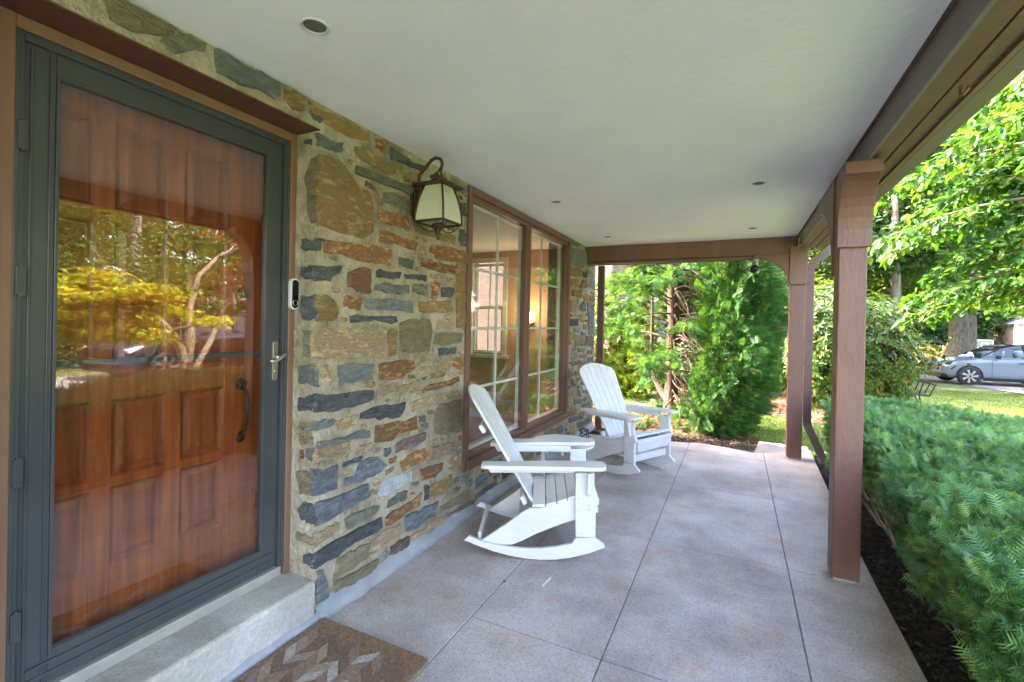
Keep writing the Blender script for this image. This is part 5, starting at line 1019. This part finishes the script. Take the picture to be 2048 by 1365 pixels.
for k in range(88):
    z = .35+4.2*(k/88)**1.0; a = rng.uniform(0, 2*PI); L = (1.75-.22*z)*rng.uniform(.65, 1.1); d = Vector((math.cos(a), math.sin(a), rng.uniform(-.15, .55) if z > .9 else rng.uniform(-.25, .15))); p = Vector((0, 0, z)); pts = [p]; r0 = rng.uniform(.010, .024)
    dens = 1.0 if math.cos(a-.1) > -.1 else .85
    for j in range(8):
        d = (d+Vector((rng.gauss(0, .12), rng.gauss(0, .12), rng.gauss(-.03, .07)))).normalized(); p = p+d*L/8; pts.append(p)
        if p.z < -.02: p.z = .0
        if j >= 3:
            for m_ in range(7):
                if rng.random() > dens: continue
                sd = Vector((rng.gauss(0, 1), rng.gauss(0, 1), rng.gauss(-.25, .6))); dd = (d*.8+sd*.6).normalized(); q = p+sd*.05
                FP.append(q); FD.append(dd); FS.append(rng.uniform(.10, .19))
        if j in (3, 5, 6):
            q = p; e = (d+Vector((rng.gauss(0, .7), rng.gauss(0, .7), rng.gauss(0, .4)))).normalized(); qs = [q]
            for m_ in range(4):
                e = (e+Vector((0, 0, -.08))).normalized(); q = q+e*.09; qs.append(q)
                for _ in range(2):
                    if rng.random() < dens: sd = Vector((rng.gauss(0, 1), rng.gauss(0, 1), rng.gauss(-.2, .6))); FP.append(q); FD.append((e+sd*.6).normalized()); FS.append(rng.uniform(.12, .22))
            bb.tube(qs, [.006, .005, .004, .003, .002], 4, caps=False)
    bb.tube(pts, [r0*(1-.1*j) for j in range(9)], 5, caps=False)
bb.build('branches', M_bark2, av, smooth=True)
# the dense curtain on the porch side, sweeping down to the ground at right
n = 5600; g_ = RNG; t = g_.random(n); zz = -.02+2.95*t
cx = .62+.0*zz; rx = np.interp(zz, [0, .25, .7, 1.2, 2.0, 3], [.28, .38, .50, .56, .58, .50]); ry = np.interp(zz, [0, .3, 1.2, 3], [.38, .6, .95, .9])
cx = np.interp(zz, [0, .3, .8, 1.3, 3], [.80, .82, .95, 1.02, .95]); cy = np.interp(zz, [0, .4, 1.2, 3], [-.75, -.65, -.35, -.1])
a = g_.uniform(0, 2*PI, n); rad = (.45+.55*g_.random(n)**.5)*(1+.16*np.sin(3*a+zz*4)+.1*np.sin(7*a-zz*6)); P = np.stack([cx+rx*rad*np.cos(a), cy+ry*rad*np.sin(a), zz], 1)
k = ~((zz < .95) & (P[:, 0] < .42+.15*np.sin(zz*5))); P = P[k]; a = a[k]; zz = zz[k]
D = nrm(np.stack([np.cos(a)*.8+.25, np.sin(a)*.8-.1, g_.normal(.05, .35, len(a))], 1)+g_.normal(0, .28, (len(a), 3)))
P = np.concatenate([P, np.array([tuple(q) for q in FP])]); D = np.concatenate([D, np.array([tuple(q) for q in FD])]); Sz = np.concatenate([g_.uniform(.11, .22, len(a)), np.array(FS)])
U = nrm(g_.normal(size=(len(P), 3))*[1, 1, .5]+[0, -.5, .2]); P[:, 2] = np.maximum(P[:, 2], .03)
V, F = scatter(CEDAR[0], CEDAR[1], P-D*.05, D, U, Sz); V[:, 2] = np.maximum(V[:, 2], .0); mesh_np('foliage', V, F, M_ced, av, kind='stuff')
bb = MB()
for k in range(60):
    z = rng.uniform(.3, 2.6); p = Vector((0, 0, z)); tgt = Vector((.62+rng.uniform(-.4, .5), -.5+rng.uniform(-.6, .6), max(.1, z-rng.uniform(0, .9)))); mid = (p+tgt)/2+Vector((rng.gauss(0, .1), rng.gauss(0, .1), .18)); bb.tube([p, p.lerp(mid, .5)+Vector((0, 0, .06)), mid, mid.lerp(tgt, .5), tgt], [.014, .012, .009, .006, .003], 5, caps=False)
bb.build('drooping_branches', M_bark2, av, smooth=True)

# leafy shrubs behind the arborvitae
def shrub(name, label, x, y, R, zc, lm, tmpl, size, nwh, per, seed, cat='shrub', stem=M_twig, group=None, shell=.55):
    g_ = np.random.default_rng(seed); t = empty(name, (x, y, gzf(y)), label=label, cat=cat, group=group)
    c = nrm(g_.normal(size=(nwh, 3)))*(shell+(1-shell)*g_.random((nwh, 1))**.6); c *= 1+.14*np.sin(c[:, :1]*6+seed)+.12*np.sin(c[:, 1:2]*7); c = c*np.array(R)+[0, 0, zc]; c = c[c[:, 2] > .06]
    out = nrm((c-[0, 0, zc])/np.array(R)+[0, 0, .4]); n = len(c)*per; C = np.repeat(c, per, 0); O = np.repeat(out, per, 0); a = np.tile(np.arange(per)/per*2*PI, len(c))+np.repeat(g_.uniform(0, 6, len(c)), per)
    T = nrm(np.cross(O, g_.normal(size=(len(c), 3)).repeat(per, 0))); B = np.cross(O, T); D = nrm(T*np.cos(a)[:, None]+B*np.sin(a)[:, None]+O*g_.uniform(.0, .7, n)[:, None]+[0, 0, -.15])
    V, F = scatter(tmpl[0], tmpl[1], C+g_.normal(0, .012, (n, 3)), D, nrm(O+g_.normal(0, .2, (n, 3))), g_.uniform(*size, n)); mesh_np('foliage', V, F, lm, t, kind='stuff')
    rng = random.Random(seed); b = MB()
    for k in range(60):
        e = c[rng.randrange(len(c))]; s0 = Vector((rng.uniform(-.15, .15)*R[0], rng.uniform(-.15, .15)*R[1], 0)); e = Vector(e); m1 = s0.lerp(e, .45)+Vector((rng.gauss(0, .06), rng.gauss(0, .06), .12)); b.tube([s0, s0.lerp(m1, .5), m1, m1.lerp(e, .5)+Vector((0, 0, .05)), e], [.022, .018, .013, .009, .004], 5, caps=False)
    b.build('stems', stem, t, smooth=True); return t
LONG = (LEAF_OVAL[0]*[1, .62, 1], LEAF_OVAL[1])
M_rho = leaf_mat('rhododendron leaf', [(0, (.035, .075, .018)), (.5, (.06, .12, .024)), (.85, (.10, .16, .035)), (.96, (.17, .19, .04)), (1, (.28, .12, .05))], .34, .4, .05)
shrub('rhododendron', 'large rhododendron with whorled leathery leaves behind the post and downspout', 1.95, 12.4, (1.28, 1.4, 1.55), 1.15, M_rho, LONG, (.10, .17), 2300, 8, 41, 'rhododendron', M_twig)
shrub('rhododendron', 'lower rhododendron with pale new shoots beside the black lounge chair', 2.55, 14.0, (.85, .9, 1.0), .62, M_rho, LONG, (.09, .16), 1000, 8, 42, 'rhododendron', M_twig)
shrub('leafy_shrub', 'yellow green maple leaved shrub lit from behind, seen left of the arborvitae trunk', -2.5, 11.2, (1.35, 1.2, 1.5), 1.35, M_leafY, LEAF_STAR, (.10, .17), 1500, 4, 43)
shrub('leafy_shrub', 'green shrub low behind the arborvitae trunk at the lawn edge', -.6, 13.8, (1.3, 1.0, .9), .75, M_leafA, LEAF_STAR, (.10, .16), 900, 4, 44)
shrub('leafy_shrub', 'tall bright shrub between the far corner post and the arborvitae', 1.0, 15.8, (1.2, 1.0, 1.7), 1.6, M_leafY, LEAF_SIMPLE, (.12, .2), 1300, 5, 45)

# japanese maple on the lawn, mirrored in the storm door
M_map = leaf_mat('golden maple leaf', [(0, (.24, .30, .02)), (.4, (.40, .46, .025)), (.75, (.52, .50, .03)), (.9, (.54, .38, .04)), (1, (.46, .2, .04))], .35, .6, .0, (1.6, 1.3, .5))
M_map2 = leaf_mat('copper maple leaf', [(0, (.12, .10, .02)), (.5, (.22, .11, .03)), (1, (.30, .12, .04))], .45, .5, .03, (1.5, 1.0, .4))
jm = empty('japanese_maple', (5.1, 5.35, -.12), label='golden leaved japanese maple with pale crooked trunk, mirrored in the storm door glass', cat='tree')
M_pale = mat('pale smooth bark', (.17, .125, .085), (.27, .20, .14), 10, .8, .4, 40)
b = MB(); b.tube([(0, 0, -.05), (0, 0, .3), (.05, -.05, .7), (.0, -.15, 1.0), (-.2, -.45, 1.35), (-.45, -.8, 1.6)], [.13, .10, .085, .08, .06, .04], 10); b.build('trunk', M_pale, jm, smooth=True)
b = MB(); b.tube([(.0, -.02, .6), (.02, .05, 1.2), (.0, 0, 1.8), (.1, .2, 2.4), (0, .5, 2.8)], [.07, .06, .055, .045, .03], 9); b.tube([(.02, .05, .5), (.2, .5, 1.1), (.3, .8, 1.7), (.2, 1.1, 2.3)], [.07, .055, .045, .03], 8)
rng = random.Random(50); tips = []
for p_, d_ in [((-.45, -.8, 1.6), (-.7, -.5, .1)), ((-.45, -.8, 1.6), (-.3, -.9, .2)), ((-.2, -.45, 1.35), (-.9, .2, .2)), ((0, .5, 2.8), (.3, .7, .3)), ((0, .5, 2.8), (-.7, .2, .2)), ((.2, 1.1, 2.3), (.1, .9, .1))]: limb(b, p_, d_, 1.1, .03, 2, rng, tips, .3)
b.build('branches', M_pale, jm, smooth=True)
tc_ = [tuple(t[0]) for t in tips if t[0].y < -.5 and t[0].z < 2.2]; lay = [(-1.0+RNG.normal(0, .35), -1.75+RNG.normal(0, .42), 1.25+RNG.uniform(0, .75)) for _ in range(90)]
V, F = leaves_at(tc_+lay, 11000, .15, LEAF_STAR, (.06, .095), flat=.6, droop=.35, squash=(1, 1, .3)); mesh_np('golden_foliage', V, F, M_map, jm, kind='stuff')
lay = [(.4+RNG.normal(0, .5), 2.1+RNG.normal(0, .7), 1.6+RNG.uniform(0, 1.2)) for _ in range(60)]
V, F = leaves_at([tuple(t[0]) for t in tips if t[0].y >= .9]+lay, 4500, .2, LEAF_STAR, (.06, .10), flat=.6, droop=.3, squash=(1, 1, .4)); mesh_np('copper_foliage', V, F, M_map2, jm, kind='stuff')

# tall dry grasses by the oak
M_dry = leaf_mat('dry grass plume', [(0, (.30, .22, .12)), (1, (.45, .36, .22))], .3)
for j, (x, y, lb) in enumerate([(14.6, 47.2, 'clump of dry ornamental grass left of the oak trunk, nearer the trunk'), (13.4, 46.6, 'clump of dry ornamental grass left of the oak trunk, nearer the street edge')]):
    n = 700; P = np.stack([x+RNG.normal(0, .42, n), y+RNG.normal(0, .3, n), np.full(n, gzf(y))], 1); D = nrm(RNG.normal(0, .16, (n, 3))*[1, 1, 0]+[0, 0, 1]); tv = np.array([(0, -.012, 0), (0, .012, 0), (.8, .03, .02), (1, 0, .05), (.8, -.02, .02)])
    V, F = scatter(tv, np.array([(0, 1, 2), (0, 2, 4), (4, 2, 3)]), P, D, rvec(n), RNG.uniform(.8, 1.5, n)); mesh_np('ornamental_grass', V, F, M_dry, label=lb, cat='ornamental grass')

# ------------------------------------------------------------------ neighbouring houses
def brick_mat(name, c1, c2, mortar, scale=1.):
    m = bpy.data.materials.new(name); m.use_nodes = True; n = m.node_tree; p = n.nodes['Principled BSDF']; L = n.links.new; p.inputs['Roughness'].default_value = .85
    tc = n.nodes.new('ShaderNodeTexCoord'); mp = n.nodes.new('ShaderNodeMapping'); mp.inputs['Rotation'].default_value = (PI/2, 0, 0); L(tc.outputs['Object'], mp.inputs[0])
    b = n.nodes.new('ShaderNodeTexBrick'); b.inputs['Scale'].default_value = 1; b.inputs['Brick Width'].default_value = .215*scale; b.inputs['Row Height'].default_value = .075*scale; b.inputs['Mortar Size'].default_value = .006*scale
    b.inputs['Color1'].default_value = (*c1, 1); b.inputs['Color2'].default_value = (*c2, 1); b.inputs['Mortar'].default_value = (*mortar, 1); L(mp.outputs[0], b.inputs['Vector']); L(b.outputs[0], p.inputs['Base Color']); return m
M_brick = brick_mat('red brick', (.24, .10, .08), (.32, .15, .12), (.40, .37, .34)); M_brick2 = brick_mat('pale red brick', (.42, .22, .17), (.5, .28, .22), (.6, .55, .5), 1.6)
nh = empty('brick_house', (-8.5, 18, gzf(14)), label='red brick neighbouring house glimpsed behind the arborvitae beside the stone wall', cat='house')
b = MB(); b.box(-6.5, 5.1, -4, 4, 0, 5.6); b.build('wall', M_brick, nh)
b = MB(); b.prism([(-7, 5.6), (5.5, 5.6), (-.7, 8.6)], -4.4, 4.4, 1); b.build('roof', M_roof, nh)
for x in (-4.5, -.5, 2.6):
    for z in (1.2, 3.9):
        b = MB(); b.box(x-.55, x+.55, -4.06, -3.99, z-.05, z); b.box(x-.5, x-.42, -4.05, -3.99, z, z+1.3); b.box(x+.42, x+.5, -4.05, -3.99, z, z+1.3); b.box(x-.5, x+.5, -4.05, -3.99, z+1.3, z+1.38); b.box(x-.42, x+.42, -4.04, -3.99, z+.62, z+.67); wf = b.build('window', M_muntin, nh)
        b = MB(); b.box(x-.42, x+.42, -4.02, -3.99, z, z+1.3); b.build('pane', mat('dark window glass', (.03, .035, .04), rough=.08), wf)
fh = empty('brick_house', (31.5, 76, gzf(76)), label='distant pale red brick house with white trim above the car roof at the right edge', cat='house')
b = MB(); b.box(-2.9, 8, -3, 5, 0, 3.6); b.build('wall', M_brick2, fh)
b = MB(); b.box(-3.0, -2.65, -3.05, -2.95, 0, 3.6); b.build('corner_trim', M_muntin, fh); b = MB(); b.box(-.62, -.25, -3.06, -2.95, 0, 3.6); b.build('corner_trim', M_muntin, fh)
b = MB(); b.prism([(-3.3, 3.6), (8.4, 3.6), (2.5, 7)], -3.4, 5.4, 1); b.build('roof', mat('pale shingle', (.2, .19, .18), (.28, .27, .26), 6, .9), fh)
for x in (-1.6, 1.4):
    b = MB(); b.box(x-.45, x-.35, -3.06, -2.99, .9, 2.5); b.box(x+.35, x+.45, -3.06, -2.99, .9, 2.5); b.box(x-.45, x+.45, -3.06, -2.99, 2.5, 2.62); b.box(x-.45, x+.45, -3.08, -2.99, .82, .9); b.box(x-.35, x+.35, -3.05, -2.99, 1.68, 1.74); wf = b.build('window', M_muntin, fh)
    b = MB(); b.box(x-.35, x+.35, -3.03, -2.99, .9, 2.5); b.build('pane', MATS['dark window glass'], wf)
hp = empty('basketball_hoop', (21.0, 58.6, gzf(58)), label='white framed basketball backboard and pole beyond the street, right of the oak', cat='basketball hoop')
hp.location = (20.9, 58.6, gzf(58)-1.15)
b = MB()
for a in [(-.62, .62, 1.0+1.5, 1.06+1.5), (-.62, .62, 1.78+.06+.5+.1, 1.84+.06+.5+.1)]: pass
b.box(-.62, .62, -.02, .02, 2.98, 3.04); b.box(-.62, .62, -.02, .02, 2.24, 2.30); b.box(-.62, -.56, -.02, .02, 2.30, 2.98); b.box(.56, .62, -.02, .02, 2.30, 2.98)
b.box(-.24, .24, -.022, .018, 2.72, 2.76); b.box(-.24, .24, -.022, .018, 2.40, 2.44); b.box(-.24, -.20, -.022, .018, 2.44, 2.72); b.box(.20, .24, -.022, .018, 2.44, 2.72); b.build('backboard_frame', M_muntin, hp)
b = MB(); b.box(-.56, .56, -.012, .0, 2.3, 2.98); b.build('backboard', mat('clear board', (.15, .17, .16), rough=.15), hp)
b = MB(); n = 16; b.tube([(.22*math.cos(2*PI*k/n), -.26+.22*math.sin(2*PI*k/n), 2.36) for k in range(n+1)], .015, 5, caps=False); b.build('rim', mat('orange rim', (.5, .12, .03), rough=.5), hp)
b = MB(); b.tube([(0, .9, -.2), (0, .9, 2.2), (0, .5, 2.6), (0, .03, 2.65)], .05, 8); b.build('pole', M_blackmetal, hp)

# ------------------------------------------------------------------ cars
def car(name, label, paint, roofm, loc, rz, L=4.6, H=1.66, group=None):
    c = empty(name, loc, rz, label=label, cat='car', group=group)
    R = .365; wx = (.92, L-.95); gc = .17
    M_carglass = glass_mat('car glass', 1.7, (.35, .42, .42)) if 'car glass' not in MATS else MATS['car glass']
    M_tyre = mat('tyre rubber', (.03, .03, .032), rough=.7); M_rim = mat('alloy rim', (.45, .44, .47), rough=.3, metal=.5); M_rimd = mat('dark rim', (.05, .045, .055), rough=.35, metal=.4); M_trim = mat('gloss black trim', (.015, .015, .017), rough=.18); M_head = mat('headlamp', (.72, .74, .75), rough=.15); M_amber = mat('amber marker', (.7, .22, .05), rough=.3)
    # shell lofted from cross sections along x: (x, z_low, half width low, z_belt, half width belt, z_hood, half width hood)
    secs = [(0.0, .48, .60, .62, .66, .70, .52), (.05, .36, .74, .66, .78, .80, .66), (.18, .27, .84, .72, .87, .90, .76), (.45, .23, .90, .80, .925, .985, .80), (.9, .22, .92, .86, .94, 1.04, .82), (1.35, .22, .925, .92, .945, 1.10, .82), (2.0, .22, .93, .96, .945, 1.13, .80), (2.9, .22, .93, .99, .945, 1.16, .79), (3.7, .23, .92, 1.02, .94, 1.17, .78), (4.2, .28, .89, 1.04, .91, 1.16, .74), (4.5, .36, .82, .98, .86, 1.12, .68), (L, .48, .70, .9, .74, 1.02, .58)]
    ring = []
    for x, zl, wl, zb, wb, zh, wh in secs:
        half = [(0, zl), (wl*.8, zl), (wl, zl+.07), (wl+.01, (zl+zb)/2), (wb, zb), ((wb+wh)/2+.02, (zb+zh)/2+.03), (wh, zh), (wh*.5, zh+.03), (0, zh+.04)]
        ring.append([(x, y, z) for y, z in half]+[(x, -y, z) for y, z in half[1:-1][::-1]])
    b = MB(); n = len(ring[0]); b.add([p for r in ring for p in r], [(i*n+k, i*n+(k+1) % n, (i+1)*n+(k+1) % n, (i+1)*n+k) for i in range(len(ring)-1) for k in range(n)]+[tuple(range(n)), tuple(range((len(ring)-1)*n, len(ring)*n))])
    body = b.build('body', paint, c, smooth=True); ss_ = body.modifiers.new('s', 'SUBSURF'); ss_.levels = 1; ss_.render_levels = 2
    # greenhouse
    g = [(1.25, 1.10), (2.12, 1.56), (2.6, 1.655), (3.3, 1.62), (4.0, 1.42), (4.45, 1.14)]
    def gh(off, wtop, wbot, zs=0):
        b = MB(); vs = []; fs = []; m_ = len(g)
        for x, z in g: t = (z-1.08)/.58; w_ = wbot+(wtop-wbot)*t; vs += [(x, -w_+off, z+zs), (x, w_-off, z+zs)]
        for x, z in g: vs += [(x, -wbot+off, 1.06), (x, wbot-off, 1.06)]
        return vs, m_
    vs, m_ = gh(0, .58, .79); b = MB(); fs = [(2*i, 2*i+1, 2*i+3, 2*i+2) for i in range(m_-1) if i in (1, 2, 3)]; b.add(vs, fs+[(6, 7, 5, 4)]); 
    b = MB(); b.add([vs[i] for i in range(2, 2*(m_-1))], [(0, 1, 3, 2), (2, 3, 5, 4), (4, 5, 7, 6)]); rf = b.build('roof', roofm, c, smooth=True); sf = rf.modifiers.new('t', 'SOLIDIFY'); sf.thickness = .03
    b = MB(); b.add([vs[0], vs[1], vs[3], vs[2]], [(0, 1, 2, 3)]); b.build('windscreen', M_carglass, c); b = MB(); b.add([vs[-2*m_-2] if False else vs[2*(m_-1)], vs[2*(m_-1)+1], vs[2*(m_-2)+1], vs[2*(m_-2)]], [(0, 1, 2, 3)]); b.build('rear_window', M_carglass, c)
    for s_ in (0, 1):
        side = [vs[2*i+s_] for i in range(m_)]; lo = [(x, vs[s_][1]*1.0, 1.07) for x in (1.35, 4.4)]
        b = MB(); pts = side+[(4.4, (1 if s_ else -1)*.79, 1.10), (1.3, (1 if s_ else -1)*.79, 1.10)]; b.add(pts, [tuple(range(len(pts)))]); b.build('side_window', M_carglass, c)
        sg = 1 if s_ else -1; b = MB(); b.tube([(x, y+sg*.004, z) for x, y, z in side], .022, 6); b.build('roof_rail', M_trim, c, smooth=True)
        b = MB(); b.tube([(1.3, sg*.80, 1.10), (4.4, sg*.80, 1.16)], .012, 6); b.build('window_trim', M_nickel, c)
        b = MB(); b.tube([(2.75, sg*.75, 1.12), (2.7, sg*.62, 1.6)], .03, 6); b.build('door_pillar', M_trim, c)
        b = MB(); b.box(wx[0]+R+.08, wx[1]-R-.08, sg*.925-.02, sg*.925+.03, .20, .32); b.build('sill_trim', M_trim, c, bevel=.01)
        b = MB(); b.lathe([(.02, -.11), (.08, -.09), (.095, 0), (.06, .08), (.02, .1)], (1.78, sg*1.0, 1.16), 12, Matrix.Diagonal((1, .9, .75)) @ Matrix.Rotation(PI/2, 3, 'X')); b.build('mirror', M_trim, c, smooth=True)
        b = MB(); b.box(2.42, 2.64, sg*.955-.012, sg*.955+.012, .93, .955); b.build('door_handle', M_trim, c, bevel=.004)
        for x_ in (1.62, 2.72): b = MB(); b.box(x_-.004, x_+.004, sg*.946-.004, sg*.946+.004, .32, 1.0); b.build('door_seam', M_trim, c)
        # headlamp and marker
        b = MB(); b.prism([(.10, .80), (.40, .88), (.52, .885), (.36, .80), (.17, .70)], sg*.70, sg*.915, 1); b.build('headlight', M_head, c, bevel=.02)
        b = MB(); b.prism([(.30, .62), (.34, .60), (.50, .74), (.47, .77)], sg*.78, sg*.935, 1); b.build('air_slot', M_trim, c, bevel=.005)
        b = MB(); b.prism([(.56, .905), (.66, .925), (.80, .93), (.72, .905)], sg*.80, sg*.928, 1); b.build('side_marker', M_amber, c)
        b = MB(); b.prism([(4.3, .92), (4.58, .9), (4.6, 1.0), (4.3, 1.02)], sg*.60, sg*.90, 1); b.build('tail_light', mat('red lens', (.4, .02, .02), rough=.25), c, bevel=.01)
        for x_ in wx:
            arch = MB(); pts = [(x_+(R+.075)*math.cos(a), R+(R+.075)*math.sin(a)) for a in [PI*k/14 for k in range(-1, 16)]]; pin = [(x_+(R+.012)*math.cos(a), R+(R+.012)*math.sin(a)) for a in [PI*k/14 for k in range(15, -2, -1)]]
            arch.prism(pts+pin, sg*.90, sg*.962, 1); arch.build('wheel_arch', M_trim, c, bevel=.008)
            wl = MB(); wl.lathe([(R-.10, -.11), (R-.012, -.115), (R, -.09), (R, .09), (R-.012, .115), (R-.10, .11)], (x_, sg*.865, R), 28, Matrix.Rotation(PI/2, 3, 'X')); wheel = wl.build('wheel', M_tyre, c, smooth=True)
            rm_ = MB(); rm_.lathe([(R-.085, -.02), (R-.095, .0), (.04, .0), (.03, .01)], (x_, sg*.975, R), 26, Matrix.Rotation(-sg*PI/2, 3, 'X')); rm_.build('rim', M_rimd, wheel, smooth=True)
            sp = MB()
            for k in range(7):
                a = 2*PI*k/7; ca, sa = math.cos(a), math.sin(a); q = [(.04, -.02), (.25, -.035), (.262, .06), (.15, .035), (.05, .02)]
                sp.prism([(x_+u*ca-v*sa, R+u*sa+v*ca) for u, v in q], sg*.972, sg*.986, 1)
            sp.build('spokes', M_rim, wheel)
    b = MB(); b.prism([(-.66, .56), (.66, .56), (.72, .74), (.60, .80), (-.60, .80), (-.72, .74)], -.012, .12, 0); b.build('grille', M_trim, c, bevel=.02)
    b = MB(); b.prism([(-.80, .26), (.80, .26), (.84, .40), (.5, .46), (-.5, .46), (-.84, .40)], .02, .30, 0); b.build('lower_bumper', M_trim, c, bevel=.02)
    b = MB(); b.box(1.9, 2.5, -.6, -.15, .5, 1.15); b.box(1.9, 2.5, .15, .6, .5, 1.15); b.box(2.35, 2.5, -.58, -.2, 1.1, 1.42); b.box(2.35, 2.5, .2, .58, 1.1, 1.42); b.build('seats', M_trim, c, bevel=.04)
    return c
M_paint = mat('silver blue car paint', (.17, .20, .245), rough=.3, coat=.5, metal=.2); M_paintw = mat('white car paint', (.55, .56, .58), rough=.3, coat=.5); M_paintd = mat('dark car paint', (.03, .035, .05), rough=.15, coat=.8)
car('parked_car', 'silver blue car with black roof parked on the driveway at the right edge', M_paint, MATS.get('black plastic'), (7.5, 25.9, gzf(26)+.03), math.radians(6))
car('parked_car', 'small pale hatchback far off on the street, between the rhododendron and the oak trunk', M_paintw, M_paintw, (12.4, 52.9, gzf(52)+.03), math.radians(2), L=4.6)
bpy.context.view_layer.update()
car('parked_car', 'pale blue car on the street behind the windscreen of the silver blue car', mat('pale blue car paint', (.35, .48, .62), rough=.3, coat=.5), M_paintw, (17.6, 50.5, gzf(50)+.03), math.radians(-3))
car('parked_car', 'dark car on the side drive, mirrored in the storm door behind the maple trunk', M_paintd, M_paintd, (9.0, 5.6, gzf(8)+.03), math.radians(88))

# black mesh lounge chair on the lawn
lc = empty('lounge_chair', (3.55, 13.4, gzf(13.4)), math.radians(-8), label='black metal rocking lounge chair on the lawn beside the rhododendron', cat='lawn chair')
lc.scale = (.95, .95, .95)
for s_ in (-1, 1):
    y = s_*.30
    b = MB(); b.tube([(-.45, y, .12), (-.2, y, .035), (.1, y, .02), (.35, y, .09)], .014, 6); b.build('rocker', M_blackmetal, lc, smooth=True)
    b = MB(); b.tube([(-.40, y, .78), (.0, y, .70), (.42, y, .60)], .014, 6); b.build('armrest', M_blackmetal, lc, smooth=True)
    b = MB(); b.tube([(.40, y, .60), (.30, y, .34)], .014, 6); b.build('arm_strut', M_blackmetal, lc); b = MB(); b.tube([(.20, y, .655), (.12, y, .38)], .014, 6); b.build('arm_strut', M_blackmetal, lc)
    b = MB(); b.tube([(.30, y, .34), (.0, y, .37), (-.25, y, .42), (-.42, y, .75), (-.58, y, 1.12)], .014, 6); b.build('side_frame', M_blackmetal, lc, smooth=True)
    b = MB(); b.tube([(-.05, y, .37), (-.1, y, .03)], .012, 6); b.build('leg', M_blackmetal, lc); b = MB(); b.tube([(.12, y, .35), (.18, y, .04)], .012, 6); b.build('leg', M_blackmetal, lc)
b = MB(); pr2 = [(.30, .335), (.0, .35), (-.25, .405), (-.42, .745), (-.58, 1.12)]; pr3 = [(x+.012, z+.012) for x, z in pr2[::-1]]; b.prism(pr2+pr3, -.285, .285, 1); b.build('mesh_sling', mat('black mesh', (.03, .032, .034), rough=.7), lc)
# a green plant stake/feeder hanging in the oak
b = MB(); b.tube([(0, 0, 0), (0, 0, 1.4)], .012, 5); b.lathe([(.02, -.28), (.05, -.25), (.05, -.05), (.02, 0)], (0, 0, 0), 10); o = b.build('bird_feeder', mat('green feeder', (.02, .22, .14), rough=.5), label='thin green bird feeder hanging from the low limb of the oak', cat='bird feeder'); o.location = (7.75, 29.6, 3.1)
